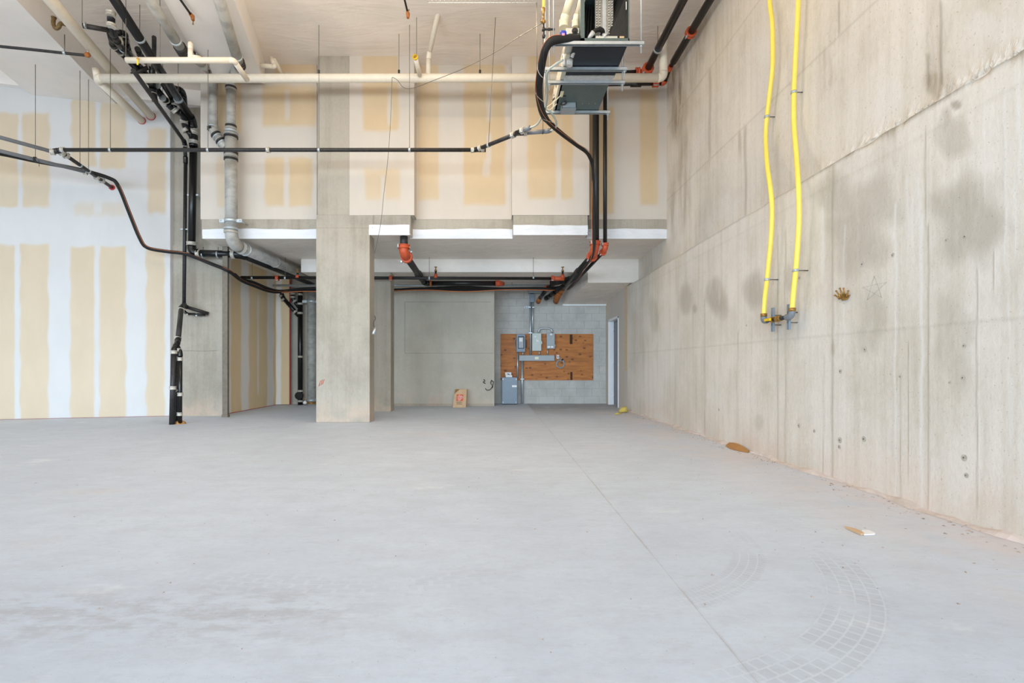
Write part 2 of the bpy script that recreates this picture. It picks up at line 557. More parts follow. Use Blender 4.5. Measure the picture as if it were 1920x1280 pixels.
def band(t, p, d, r, l, mat, name='coupling', lug=False, edge=None):
    """clamped sleeve round a pipe"""
    p, d = V(p), V(d).normalized()
    m = MB()
    e = r * 0.06
    m.tube([p - d * l / 2, p - d * l * 0.46, p - d * l * 0.3, p - d * l * 0.28, p + d * l * 0.28, p + d * l * 0.3, p + d * l * 0.46, p + d * l / 2],
           [r - e, r + e, r + e, r, r, r + e, r + e, r - e], 14)
    o = m.build(name, mat, t)
    if lug:
        u = d.orthogonal().normalized()
        for s_ in (-1, 1):
            c = p + u * s_ * r * 1.2
            sub(MB().tube([c - d * l * 0.5, c + d * l * 0.5], r * 0.16, 8), 'bolt', ZINC, o)
    return o


def hanger(t, p, ztop, r, mat=ROD, ring=True, rr=0.0045, d=(1, 0, 0), lean=(0, 0)):
    p = V(p)
    MB().tube([p + V((0, 0, r)), (p.x + lean[0], p.y + lean[1], ztop)], rr, 6).build('hanger_rod', mat, t)
    if ring:
        d = V(d).normalized()
        MB().tube([p - d * 0.018, p + d * 0.018], r * 1.13, 14).build('hanger_ring', ZINC, t)


def lerp(a, b, t):
    return V(a) * (1 - t) + V(b) * t


def sst(a, b, x):
    t = np.clip((x - a) / (b - a), 0, 1)
    return t * t * (3 - 2 * t)


def wob(u, v, k):
    return np.sin(u * 0.11 * k + v * 0.07 + k) * 0.6 + np.sin(v * 0.045 * k + 1.7 * k) * 0.9 + np.sin(v * 0.13 + u * 0.05 + 2.1 * k) * 0.5


def rects(px, py, tan, white, soft=2.5, wb=1.2):
    """paper mask: rectangles of bare board less the filled joints, with hand-trowelled edges"""
    m = np.zeros_like(px)
    for i, (x0, y0, x1, y1, *s) in enumerate(tan):
        q = s[0] if s else soft
        dx = wob(px, py, 1 + i * 0.3) * wb
        dy = wob(py, px, 2 + i * 0.4) * wb
        r = sst(x0 - q, x0 + q, px + dx) * (1 - sst(x1 - q, x1 + q, px + dx * 0.8)) * sst(y0 - q * 1.4, y0 + q * 1.4, py + dy) * (1 - sst(y1 - q * 1.4, y1 + q * 1.4, py + dy))
        m = np.maximum(m, r * (s[1] if len(s) > 1 else 1.0))
    for i, (x0, y0, x1, y1, *s) in enumerate(white):
        q = (s[0] if s else soft) * 0.8
        dx = wob(px, py, 3 + i * 0.2) * wb * 0.6
        r = sst(x0 - q, x0 + q, px + dx) * (1 - sst(x1 - q, x1 + q, px - dx)) * sst(y0 - 8, y0 + 8, py) * (1 - sst(y1 - 8, y1 + 8, py))
        m = m * (1 - 0.85 * r)
    return m


def board(name, a, b, z0, z1, mat, tan, white, parent, step=3.0, soft=2.5, wb=1.2):
    """one drywall sheet standing between plan points a and b"""
    a, b = np.array(a, float), np.array(b, float)
    wpx = abs(a[0] / a[1] - b[0] / b[1]) * F
    hpx = (z1 - z0) / min(a[1], b[1]) * F
    nu, nv = max(3, int(wpx / step)), max(3, int(hpx / step))
    u = np.linspace(0, 1, nu)[:, None] * np.ones((1, nv))
    z = np.linspace(z0, z1, nv)[None, :] * np.ones((nu, 1))
    x, y = a[0] + (b[0] - a[0]) * u, a[1] + (b[1] - a[1]) * u
    px, py = CX + F * x / y, CY - F * (z - H) / y
    return surf(name, np.stack([x, y, z], -1), nu, nv, mat, {'paper': rects(px, py, tan, white, soft, wb)}, parent)


# ------------------------------------------------------------------ key dimensions
XR, XU = 3.0, 3.17                   # lower and upper lift of the concrete wall on the right
YP, YRC = 9.0, 9.26                  # proud and recessed planes of the upper wall
ZC, ZB = 6.5, 6.1                    # ceiling, undersides of the ceiling beams
ZS, ZD = 3.335, 3.05                 # slab soffit, dropped soffit
YD = 11.07                           # front of the drop
YBK = 13.5                           # block wall
YCP = 12.67                          # concrete panel at the back
LS = 0.249                           # slope of the left wall in plan
LX0, LY0 = -6.44, 10.10              # its right end


def lw(x):
    return LY0 + LS * (x - LX0)


# ------------------------------------------------------------------ floor: two pours with a joint between them
def floor_half(xs):
    ys = np.array([-3.0, 16.0])
    x = np.array([q[0] for q in xs])[:, None] * np.ones((1, 2))
    z = np.array([q[1] for q in xs])[:, None] * np.ones((1, 2))
    s_ = np.array([q[2] for q in xs])[:, None] * np.ones((1, 2))
    y = ys[None, :] * np.ones((len(xs), 1))
    # the joint drifts a little to the right towards the back
    x = x + np.where((x > -1) & (x < 2), (y - 2) * 0.006, 0)
    return np.stack([x, y, z], -1), s_


J = 0.84
prof = [(-16, 0, 0), (J - 0.012, 0, 0), (J - 0.004, 0, 0.22), (J, -0.002, 0.4), (J + 0.004, 0, 0.22), (J + 0.012, 0, 0), (3.6, 0, 0)]
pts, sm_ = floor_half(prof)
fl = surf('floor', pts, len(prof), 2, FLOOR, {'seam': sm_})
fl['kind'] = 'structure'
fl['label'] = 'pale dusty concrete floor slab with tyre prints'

# ------------------------------------------------------------------ ceiling and its beams
ce = struct('ceiling', MB().box((-16, -3, ZC), (3.4, 15, ZC + 0.2)), SHEET, 'white sheet covered ceiling slab')
dn = V((-0.2416, 0.9704, 0))          # beams and pipes that run square to the left wall


def beam(name, xr, wd, z0, y0, y1, label):
    a = V((xr, 7.06, 0)) + dn * ((y0 - 7.06) / dn.y)
    b = V((xr, 7.06, 0)) + dn * ((y1 - 7.06) / dn.y)
    m = MB()
    m.prism([(a.x - wd, a.y - LS * wd, z0), (a.x, a.y, z0), (b.x, b.y, z0), (b.x - wd, b.y - LS * wd, z0)], (0, 0, ZC - z0))
    return struct(name, m, SHEETB, label)


beam('ceiling_beam', -6.65, 1.35, ZB, -2.5, 10.0, 'white ceiling beam over the left wall')
beam('ceiling_beam.001', -3.61, 0.92, ZB, -2.5, 9.15, 'white ceiling beam ending at the upper wall')
# perimeter beam along the left wall
x0 = -14.0
m = MB()
m.prism([(x0, lw(x0) - 0.12, 6.2), (-5.6, lw(-5.6) - 0.12, 6.2), (-5.6, lw(-5.6) + 0.4, 6.2), (x0, lw(x0) + 0.4, 6.2)], (0, 0, 0.3))
struct('trim_1', m, SHEETB, 'white beam along the top of the left wall')

# ------------------------------------------------------------------ concrete wall on the right (two lifts)
def vline(px, py, x, y0, y1, wd, jit=0.0):
    xx = x + np.sin(py * 0.05 + x) * jit + np.sin(py * 0.021 + 2 * x) * jit
    return np.exp(-((px - xx) / wd) ** 2) * sst(y0 - 6, y0 + 6, py) * (1 - sst(y1 - 25, y1 + 25, py))


def blob(px, py, x, y, rx, ry, p=2.0):
    q = ((px - x) / rx + 0.16 * np.sin(py * 0.06 + x)) ** 2 + ((py - y) / ry + 0.12 * np.sin(px * 0.09 + y)) ** 2
    return 1 - sst(0.15, 1.25, q)


def right_wall(name, X, z0, z1, y_end, lab, upper):
    pxs = np.concatenate([np.arange(CX + F * X / y_end, 2000, 2.5), np.geomspace(2000, 20000, 24)[1:]])
    nu, nv = len(pxs), int((z1 - z0) / 0.02)
    Yv = F * X / (pxs - CX)
    Yv = np.append(Yv, -3.0)
    nu += 1
    pxs = np.append(pxs, 30000)
    z = np.linspace(z0, z1, nv)[None, :] * np.ones((nu, 1))
    Y = Yv[:, None] * np.ones((1, nv))
    px = pxs[:, None] * np.ones((1, nv))
    py = CY - F * (z - H) / np.maximum(Y, 0.2)
    x = np.full_like(z, X)
    damp, lime, seam, brown = (np.zeros_like(z) for _ in range(4))
    if upper:
        for zc in (4.02, 5.35):
            seam = np.maximum(seam, 0.34 * np.exp(-((z - zc) / 0.014) ** 2))
        for xs, a, b, wd in ((1331, 130, 300, 2), (1398, 235, 410, 2.5), (1388, 245, 290, 2), (1574, 0, 66, 2), (1765, 0, 160, 3), (1741, 100, 165, 4)):
            seam = np.maximum(seam, 0.8 * vline(px, py, xs, a, b, wd, 0.6))
        for xs, ys, rx, ry, k in ((1268, 190, 20, 90, 0.9), (1300, 110, 22, 70, 0.5), (1282, 330, 16, 110, 0.5), (1260, 380, 10, 90, 0.5), (1765, 160, 34, 34, 0.8), (1755, 60, 28, 80, 0.45),
                                  (1548, 130, 14, 60, 0.4), (1470, 60, 10, 70, 0.35), (1310, 60, 18, 60, 0.55)):
            brown = np.maximum(brown, k * blob(px, py, xs, ys, rx, ry))
        brown *= 0.72 + 0.16 * np.sin(px * 0.55 + np.sin(py * 0.03) * 2.0) + 0.12 * np.sin(px * 0.27 + py * 0.05)
        for xs, ys, rx, ry in ((1665, 190, 38, 48), (1860, 50, 60, 30), (1532, 270, 22, 30), (1365, 390, 20, 30), (1430, 90, 20, 34)):
            lime = np.maximum(lime, 0.35 * blob(px, py, xs, ys, rx, ry))
        # honeycombed belt above the pour joint
        dz = z - 2.79
        rough = np.exp(-(dz / 0.10) ** 2) * sst(1500, 1600, px)
        nse = rng.normal(0, 1.0, z.shape)
        for _ in range(2):
            nse = (nse + np.roll(nse, 1, 0) + np.roll(nse, -1, 0) + np.roll(nse, 1, 1) + np.roll(nse, -1, 1)) / 3.2
        big_ = np.convolve(rng.normal(0, 1.0, nu), np.ones(14) / 5.0, 'same')[:, None]
        nse = nse + np.clip(big_, -0.8, 1.0) * 0.6
        x = x - 0.045 * rough * np.clip(nse + 0.4, -0.2, 1.2) * np.clip(4.5 / np.maximum(Y, 1), 0.6, 1.4)
        brown = np.maximum(brown, 0.7 * rough * np.clip(nse + 0.2, 0, 1))
        seam = np.maximum(seam, 0.9 * np.exp(-(dz / 0.014) ** 2))
    else:
        for zc in (1.27, 2.60):
            seam = np.maximum(seam, 0.26 * np.exp(-((z - zc) / 0.010) ** 2))
        for xs, a, b, wd in ((1459, 440, 1000, 1.6), (1473, 430, 1000, 1.4), (1562, 300, 900, 2.2), (1736, 240, 420, 1.5), (1742, 420, 960, 2.0), (1833, 500, 960, 1.6), (1322, 560, 830, 1.4), (1545, 660, 900, 1.2),
                             (1690, 700, 960, 1.3), (1864, 470, 540, 1.5), (1383, 620, 830, 1.1), (1704, 640, 900, 1.2)):
            seam = np.maximum(seam, 0.55 * vline(px, py, xs, a, b, wd, 0.4))
        for xs, a, b, wd, k in ((1679, 380, 960, 2.0, 0.9), (1728, 400, 960, 3.2, 1.0), (1711, 370, 470, 2.0, 0.8), (1702, 330, 480, 1.8, 0.7), (1885, 180, 500, 2.0, 0.9), (1911, 130, 330, 2.2, 0.9), (1903, 330, 480, 1.8, 0.8),
                                (1543, 390, 520, 3.4, 0.7), (1583, 420, 900, 1.6, 0.5), (1847, 180, 380, 1.6, 0.6), (1898, 700, 830, 1.8, 0.7), (1892, 560, 760, 1.6, 0.6), (1555, 830, 900, 4, 0.5), (1722, 330, 420, 2.6, 0.6)):
            lime = np.maximum(lime, k * vline(px, py, xs, a, b, wd, 1.0))
        for xs, ys, rx, ry, k in ((1415, 545, 24, 42, 0.55), (1345, 560, 22, 42, 0.6), (1285, 560, 14, 34, 0.45), (1225, 590, 10, 40, 0.35), (1480, 520, 14, 30, 0.35), (1302, 578, 5, 10, 0.5), (1610, 440, 60, 84, 0.5),
                                  (1820, 410, 76, 96, 0.55), (1570, 370, 44, 54, 0.45), (1645, 380, 50, 60, 0.4), (1790, 260, 40, 44, 0.4), (1634, 600, 30, 70, 0.35), (1790, 640, 40, 100, 0.35), (1770, 230, 14, 34, 0.5),
                                  (1794, 196, 12, 10, 0.7), (1422, 792, 10, 18, 0.3), (1622, 654, 10, 11, 0.4)):
            damp = np.maximum(damp, k * blob(px, py, xs, ys, rx, ry))
        brown = np.maximum(brown, 0.35 * blob(px, py, 1562, 650, 5, 18))
        ed = np.convolve(rng.normal(0, 1.0, nu), np.ones(10) / 4.0, 'same')[:, None]
        seam = np.maximum(seam, 0.9 * np.exp(-((z - z1 + 0.004) / 0.012) ** 2))
        brown = np.maximum(brown, 0.75 * np.exp(-((z - z1) / (0.02 + 0.035 * np.clip(ed, 0, 2))) ** 2) * sst(1440, 1600, px))
        rip = 0.5 * np.exp(-((z - z1) / 0.03) ** 2)
        x = x + 0.03 * rip * np.clip(np.sin(px * 0.09) + np.sin(px * 0.031 + 1), 0, 2)
    pt = np.stack([x, Y, z], -1)
    o = surf(name, pt, nu, nv, CONC_R, {'damp': damp, 'lime': lime, 'seam': seam, 'brown': brown}, None, True)
    o['kind'] = 'structure'
    o['label'] = lab
    return o


wr = right_wall('wall_right', XR, 0.0, 2.79, 11.33, 'lower lift of the stained concrete wall', False)
wu = right_wall('wall_right_upper', XU, 2.79, ZC, 13.6, 'upper lift of the stained concrete wall', True)
# top of the lower lift and solid core, so that no light leaks
MB().box((XR + 0.03, -3, 2.74), (XU + 0.05, 11.33, 2.80)).build('wall_ledge', CONC_R, wr)
MB().box((XR + 0.10, -3, 0), (XR + 0.3, 11.33, 2.78)).build('wall_core', CONC_R, wr)
MB().box((XU + 0.08, -3, 2.8), (XU + 0.3, 13.6, ZC)).build('wall_core', CONC_R, wu)
# form-tie holes: a patched ring with a dark centre
for px, py, q in ((1617, 495, 7), (1622, 655, 7), (1620, 823, 8), (1575, 825, 8), (1498, 798, 6), (1527, 808, 5), (1808, 858, 9), (1812, 891, 7), (1808, 648, 6), (1806, 708, 7), (1688, 706, 5), (1810, 443, 7),
                  (1775, 450, 5), (1674, 478, 6), (1499, 521, 5), (1574, 838, 6), (1781, 717, 4), (1576, 696, 6), (1400, 610, 3), (1348, 768, 4)):
    c = PX(px, py, XR)
    r = q * c.y / F * 0.9
    m = MB()
    m.tube([c + V((0.01, 0, 0)), c + V((-0.0012, 0, 0))], r * 0.8, 11)
    ho = m.build('tie_hole', TIE, wr)
    MB().tube([c + V((0.01, 0.004, 0)), c + V((-0.0022, 0.004, 0))], r * 0.24, 7).build('tie_hole_core', STUD, wr)
# pencilled star
m = MB()
c = PX(1640, 541, XR)
st = [c + V((-0.003, 0.13 * math.sin(k * 4 * math.pi / 5), 0.10 * math.cos(k * 4 * math.pi / 5))) for k in range(6)]
m.tube(st, 0.0009, 4)
m.build('star_mark', PENCIL, wr)

# ------------------------------------------------------------------ left drywall: boards, four sheets to a course
WL = thing('wall_left', (LX0, LY0, 0), 'taped drywall on the left side of the unit', None)
WL['kind'] = 'structure'
tanL = [(-90, 458, 28, 800), (37, 458, 91, 800), (132, 462, 178, 800), (186, 462, 236, 800), (274, 468, 309, 800),
        (-90, 212, 34, 388), (41, 212, 93, 388, 4), (134, 186, 180, 312, 4), (187, 190, 236, 316, 4), (277, 240, 311, 400, 4), (138, 380, 234, 404, 6, 0.55)]
tanL += [(x + dx, y0, x + 84 + dx, y1, 4) for x in (-190, -330, -470, -610, -750) for dx, y0, y1 in ((0, 458, 820), (0, 200, 390))]
whtL = [(28, 440, 37, 800), (177, 440, 186, 800), (34, 235, 41, 320), (36, 350, 42, 390), (180, 190, 187, 280), (176, 380, 190, 400)]
edge = [-13.6, -11.0, -8.55, LX0 - 1.22, LX0 - 0.02]
edge = [-13.6, -11.2, -9.8, -8.62, -7.54, LX0]
for i in range(len(edge) - 1):
    for z0, z1 in ((0.012, 3.5), (3.5, 6.2)):
        board('gypsum_board', (edge[i], lw(edge[i])), (edge[i + 1], lw(edge[i + 1])), z0, z1, DRYL, tanL, whtL, WL)
MB().prism([(-16, lw(-16) + 0.02, 0), (LX0, LY0 + 0.02, 0), (LX0, LY0 + 0.3, 0), (-16, lw(-16) + 0.3, 0)], (0, 0, 6.3)).build('wall_core', DRYL, WL)
m = MB()
m.prism([(-13.6, lw(-13.6) - 0.003, 0.0), (LX0, LY0 - 0.003, 0.0), (LX0, LY0, 0.0), (-13.6, lw(-13.6), 0.0)], (0, 0, 0.010))
m.build('sealant_bead', SEAL, WL)

# ------------------------------------------------------------------ concrete pier at the end of the left wall
m = MB().box((-6.46, 10.2, 0), (-5.44, 10.40, 6.2))
pier = struct('wall_pier', m, CONC, 'concrete pier at the end of the left drywall')
MB().box((-6.462, 10.17, 0.0), (-5.43, 10.2, 3.42)).build('pier_lower_lift', CONC, pier)
MB().tube([P(343, 657, 10.165), P(380, 658, 10.165), P(408, 657, 10.165)], 0.003, 4).build('chalk_line', PENCIL, pier)
# steel stud standing beside it
t = thing('steel_stud', (-5.38, 9.95, 0), 'brown grey steel stud beside the concrete pier', 'stud')
xa = (417 - CX) * 9.9 / F
xb = (426.5 - CX) * 9.9 / F
MB().box((xa, 9.9, 0), (xb, 9.903, ZS)).build('web', STUD, t)
for x in (xa, xb):
    MB().box((x - 0.0015, 9.9, 0), (x + 0.0015, 9.96, ZS)).build('flange', STUD, t)
MB().box((xa - 0.01, 9.885, 0), (xb + 0.01, 9.97, 0.05)).build('shoe', STUD, t)

# ------------------------------------------------------------------ upper wall: taped drywall in proud and recessed bays
WB = thing('wall_back_upper', (0, YRC, 3.68), 'taped drywall of the upper back wall', None)
WB['kind'] = 'structure'


def bay(px0, px1, Y, z0, z1, tan, wht, split=None):
    a, b = (px0 - CX) * Y / F, (px1 - CX) * Y / F
    xs = [a] + [(s_ - CX) * Y / F for s_ in (split or [])] + [b]
    for i in range(len(xs) - 1):
        board('gypsum_board', (xs[i], Y), (xs[i + 1], Y), z0, z1, DRY, tan, wht, WB, 2.5, 2.8, 1.0)


ZU = 3.68
bay(376, 594, YRC, ZU, ZC, [(404, 150, 452, 250, 4), (406, 292, 421, 388, 3, 0.6), (492, 160, 593, 236, 4), (515, 118, 594, 138, 3), (497, 295, 534, 386, 4), (541, 295, 586, 386, 4)],
    [(534, 170, 543, 225), (532, 300, 542, 390)], [485])
bay(655, 776, YP, ZU, ZC, [(680, 100, 747, 245, 4), (684, 316, 750, 374, 5, 0.8)], [(726, 165, 735, 235), (714, 330, 722, 380)])
bay(776, 962, YRC, ZU, ZC, [(783, 120, 826, 375, 4, 0.9), (869, 118, 947, 384, 4)], [(822, 100, 868, 400), (912, 165, 922, 225), (912, 250, 921, 310), (905, 300, 918, 330)], [868])
bay(960.5, 1105, YP, ZU, ZC, [(989, 102, 1050, 372, 4), (1050, 102, 1074, 372, 4)], [(1042, 100, 1050, 200), (1042, 265, 1052, 380)])
bay(1103, 1251, YRC, ZU, ZC, [(1100, 200, 1152, 400, 3), (1199, 170, 1233, 384, 4), (1140, 165, 1233, 185, 5, 0.5)], [(1152, 150, 1198, 400)], [1175])
# returns of the proud bays
for px in (655, 776, 960.5, 1104):
    x = (px - CX) * YP / F
    MB().box((x - 0.006, YP + 0.001, ZU), (x + 0.006, YRC, ZC)).build('return_strip', DRY, WB)
xa, xb, xc, xd = [(p - CX) * YP / F for p in (655, 776, 960.5, 1104)]
MB().box(((377 - CX) * YRC / F, YRC + 0.02, ZU - 0.1), (XU + 0.2, YRC + 0.3, ZC)).build('wall_core', DRY, WB)
MB().box((xa, YP + 0.01, ZU), (xb, YRC, ZU + 0.02)).build('bottom_edge', DRY, WB)
MB().box((xc, YP + 0.01, ZU), (xd, YRC, ZU + 0.02)).build('bottom_edge', DRY, WB)

# concrete slab edge under the drywall, and the slab soffit
se = MB()
se.box(((378 - CX) * YRC / F, YRC + 0.005, ZS + 0.01), (XU + 0.05, YRC + 0.5, ZU + 0.02))
se.box((-3.1, YP + 0.004, ZS + 0.01), (xb - 0.06, YRC + 0.1, ZU))
se.box((xc + 0.02, YP + 0.004, ZS + 0.01), (xd - 0.02, YRC + 0.1, ZU))
slab = struct('wall_slab_edge', se, CONC, 'concrete slab edge below the upper drywall')
fb = []
for a, b, Y in ((380, 594, YRC), (692, 768, YP), (769, 961, YRC), (962, 1102, YP), (1100, 1250, YRC)):
    x0, x1 = (a - CX) * Y / F, (b - CX) * Y / F
    n = max(6, int((x1 - x0) / 0.06))
    u = np.linspace(x0, x1, n)
    rows = np.linspace(0, 1, 5)
    X, R = np.meshgrid(u, rows, indexing='ij')
    top = ZS + 0.165 + 0.006 * np.sin(u * 3.1 + a) + 0.004 * np.sin(u * 11.0)
    Z = ZS - 0.012 + R * (top[:, None] - ZS + 0.012)
    YY = Y - 0.012 - 0.01 * np.sin(X * 17 + R * 5) * np.sin(R * math.pi)
    o = surf('insulation_wrap', np.stack([X, YY, Z], -1), n, 5, FOIL, None, slab)
    o.data.polygons.foreach_set('use_smooth', [True] * len(o.data.polygons))
# soffits
so = MB()
xq = (380 - CX) * YRC / F
so.prism([(-6.2, 10.4, ZS), (xq, 10.4, ZS), (xq, YRC, ZS), (XU + 0.05, YRC, ZS), (XU + 0.05, YD + 0.05, ZS), (-4.2, YD + 0.05, ZS), (-4.2, YBK + 0.4, ZS), (-6.2, YBK + 0.4, ZS)], (0, 0, 0.012))
so.box((-3.1, YP + 0.003, ZS), (xb - 0.06, YRC, ZS + 0.012))
so.box((xc + 0.02, YP + 0.003, ZS), (xd - 0.02, YRC, ZS + 0.012))
sf = struct('ceiling_slab_soffit', so, SOFF, 'white sheeted soffit of the slab')
MB().box((-4.2, YD, ZD), (2.1, YBK + 0.3, ZS)).build('dropped_soffit', SOFF, sf)
bx = MB()
z1, z2 = 2.82, 2.64
xl0, xl1 = (1102 - CX) * YD / F, (1055 - CX) * YBK / F
bx.add([(xl0, YD - 0.01, z1), (XU, YD - 0.01, z1), (XR + 0.02, YBK, z2), (xl1, YBK, z2), (xl0, YD - 0.01, ZS), (XU, YD - 0.01, ZS), (XR + 0.02, YBK, ZS), (xl1, YBK, ZS)],
       [(0, 1, 2, 3), (4, 7, 6, 5), (0, 4, 5, 1), (1, 5, 6, 2), (2, 6, 7, 3), (3, 7, 4, 0)])
bx.build('soffit_box', SOFF, sf)
MB().box((xl1, YBK - 0.03, z2 - 0.035), (XR, YBK - 0.005, z2 + 0.02)).build('edge_strip', TRIMW, sf)

# ------------------------------------------------------------------ columns
c1a, c1b = (593 - CX) * YP / F, (693.5 - CX) * YP / F
m = MB().box((c1a, YP - 0.012, 0), (c1b, YP + 0.34, 3.45), 0.012)
c1 = struct('wall_column', m, CONC, 'large square concrete column in the middle of the room')
MB().box((c1a, YP - 0.006, 3.45), ((700 - CX) * YP / F, YP + 0.3, ZU), 0.006).build('column_head', CONC, c1)
MB().box(((596.5 - CX) * YP / F, YP - 0.002, ZU), ((655.5 - CX) * YP / F, YP + 0.4, ZC), 0.006).build('column_upper_shaft', CONC, c1)
for k in range(3):
    MB().tube([P(598 + k * 3.4, 724 - k * 2, YP - 0.013), P(601 + k * 3.4, 713 - k * 1.2, YP - 0.013)], 0.006, 5).build('rust_scratch', ORANGE, c1)
c2a, c2b = (690 - CX) * 11.05 / F, (731.5 - CX) * 11.05 / F
struct('wall_column.001', MB().box((c2a, 11.12, 0), (c2b, 11.5, ZD + 0.05), 0.01), CONC, 'narrow concrete column behind the large one')
# concrete panel at the back and the wall behind everything
cp = struct('wall_back_panel', MB().box((-2.7, YCP, 0), ((927 - CX) * YCP / F, YBK + 0.2, ZD + 0.05), 0.012), CONC_D, 'cast concrete panel at the back')
MB().box((-2.6, YCP - 0.006, 0), (0.0, YCP, 0.06)).build('dust_fillet', CONC, cp)
for a, b in ((P(759, 566, YCP - 0.002), P(920, 566, YCP - 0.002)), (P(759, 566, YCP - 0.002), P(759, 662, YCP - 0.002)), (P(759, 662, YCP - 0.002), P(925, 662, YCP - 0.002))):
    MB().tube([a, b], 0.004, 4).build('form_joint', PENCIL, cp)
# wires left sticking out of the panel
t = thing('wire_loops', P(914, 720, YCP - 0.02), 'dark cable loops poking out of the concrete panel beside the block wall', 'cable')
MB().tube(spl([P(921, 713, YCP), P(925, 716, YCP - 0.08), P(923, 724, YCP - 0.1), P(919, 730, YCP - 0.08), P(913, 731, YCP - 0.06), P(910, 728, YCP)]), 0.009, 6).build('cable', BLACKW, t)
MB().tube(spl([P(907, 711, YCP), P(909, 714, YCP - 0.06), P(906, 716, YCP - 0.07), P(910, 719, YCP)]), 0.009, 6).build('cable', BLACKW, t)
MB().tube(spl([P(922, 712, YCP), P(920, 718, YCP - 0.06), P(924, 724, YCP - 0.07), P(921, 728, YCP)]), 0.008, 6).build('cable', BLACKW, t)
# recess on the left: receding drywall, the short frontal piece and the concrete behind the stacks
RW = thing('wall_recess', (-5.6, 11, 0), 'taped drywall lining the recess behind the pier', None)
RW['kind'] = 'structure'
ra, rb = ((427 - CX) * 10.6 / F, 10.6), ((517 - CX) * 13.0 / F, 13.0)
tanR = [(433, 480, 452, 800, 1.4), (467, 480, 501, 800, 1.4), (513, 480, 518, 800, 1.4), (527, 480, 545, 800, 1.4)]
whtR = [(482.5, 550, 485.5, 738, 1.2)]
board('gypsum_board', ra, rb, 0.012, ZS, DRYD, tanR, whtR, RW, 1.5, 1.2, 0.7)
board('gypsum_board', rb, ((543.5 - CX) * 13.1 / F, 13.1), 0.012, ZS, DRYD, tanR, whtR, RW, 1.5, 1.2, 0.7)
e = (543.5 - CX) * 13.1 / F
MB().box((e - 0.012, 13.09, 0), (e + 0.012, 13.12, ZS)).build('sealant_bead', RED, RW)
MB().prism([(ra[0], ra[1] - 0.004, 0), (rb[0], rb[1] - 0.004, 0), (rb[0], rb[1] + 0.006, 0), (ra[0], ra[1] + 0.006, 0)], (0, 0, 0.012)).build('sealant_bead', RED, RW)
MB().prism([(-6.4, 10.6, 0), (ra[0] - 0.01, ra[1], 0), (rb[0] - 0.01, rb[1] + 0.01, 0), (-6.4, 13.6, 0)], (0, 0, ZS)).build('wall_core', DRYD, RW)
struct('wall_back', MB().box((-6.4, 13.3, 0), (-2.6, 13.7, ZS + 0.1)), CONC_D, 'concrete back wall behind the drain stacks')

# ------------------------------------------------------------------ block wall at the back, block by block
bw = struct('wall_back_block', MB().box((0.0, YBK, 0), (XR + 0.4, YBK + 0.3, ZD + 0.1)), MORTAR, 'painted grey block wall at the back')
bmesh_cache = {}


def block(x0, x1, z0, z1):
    key = (round(x1 - x0, 3), round(z1 - z0, 3))
    if key not in bmesh_cache:
        o = MB().box((0, -0.012, 0), (x1 - x0, 0.02, z1 - z0), 0.003).build('concrete_block', BLOCK, None)
        bmesh_cache[key] = o.data
    else:
        o = bpy.data.objects.new('concrete_block', bmesh_cache[key])
        COL.objects.link(o)
    o.parent = bw
    o.location = (x0, YBK, z0)


bh, bl, gp = 0.2, 0.4, 0.006
for r_ in range(15):
    x = 0.02 - (bl / 2 if r_ % 2 else 0)
    while x < XR:
        a, b = max(x, 0.02), min(x + bl, XR)
        if b - a > 0.05:
            block(round(a + gp / 2, 3), round(b - gp / 2, 3), r_ * bh + gp / 2, (r_ + 1) * bh - gp / 2)
        x += bl

# door wall (in line with the concrete wall) with the recessed grey door
YA, YB2 = 12.13, 13.20
ZDR = 2.20
dw = MB()
dw.box((XR, 11.33, 0), (XR + 0.14, YA, 2.84))
dw.box((XR, YB2, 0), (XR + 0.14, YBK, 2.84))
dw.box((XR, YA, ZDR), (XR + 0.14, YB2, 2.84))
dwo = struct('wall_door_side', dw, DRY, 'white drywall round the grey door')
for y0, y1, z0, z1 in ((11.33, 11.55, 0.9, 2.82), (YB2 + 0.05, YBK - 0.05, 2.4, 2.75)):
    MB().box((XR - 0.002, y0, z0), (XR + 0.01, y1, z1)).build('bare_paper_strip', plain('bare_paper', (214, 192, 160), 0.8), dwo)
dr = thing('door_1', (XR + 0.14, (YA + YB2) / 2, 0), 'grey steel door in a white frame at the back right', None)
dr['kind'] = 'structure'
for y0, y1 in ((YA - 0.0, YA + 0.05), (YB2 - 0.05, YB2)):
    MB().box((XR - 0.015, y0, 0), (XR + 0.2, y1, ZDR), 0.004).build('door_jamb', TRIMW, dr)
MB().box((XR - 0.015, YA, ZDR - 0.05), (XR + 0.2, YB2, ZDR + 0.005), 0.004).build('door_head', TRIMW, dr)
lf = MB().box((XR + 0.125, YA + 0.05, 0.01), (XR + 0.17, YB2 - 0.05, ZDR - 0.05)).build('door_leaf', DOORG, dr)
for z in (0.25, 1.1, 1.95):
    MB().tube([(XR + 0.115, YB2 - 0.055, z - 0.06), (XR + 0.115, YB2 - 0.055, z + 0.06)], 0.014, 8).build('hinge', TRIMW, dr)
MB().box((XR + 0.1, YA + 0.12, 0.98), (XR + 0.126, YA + 0.17, 1.12)).build('door_handle', ZINC, dr)
struct('wall_back_right', MB().box((XR + 0.14, 11.3, 0), (XR + 0.4, YBK + 0.2, 2.84)), DRYD, 'partition behind the door')
struct('wall_light_block', MB().box((-16, -3.2, 4.4), (3.4, -3.0, ZC)), DRYL, 'unseen header wall added to hold daylight off the upper room')  # out of view, put in to cut the daylight reaching the upper walls
# far-left end of the room
struct('wall_side_left', MB().box((-14.2, -3, 0), (-14.0, 9.5, ZC)), DRYL, 'drywall at the far left end')

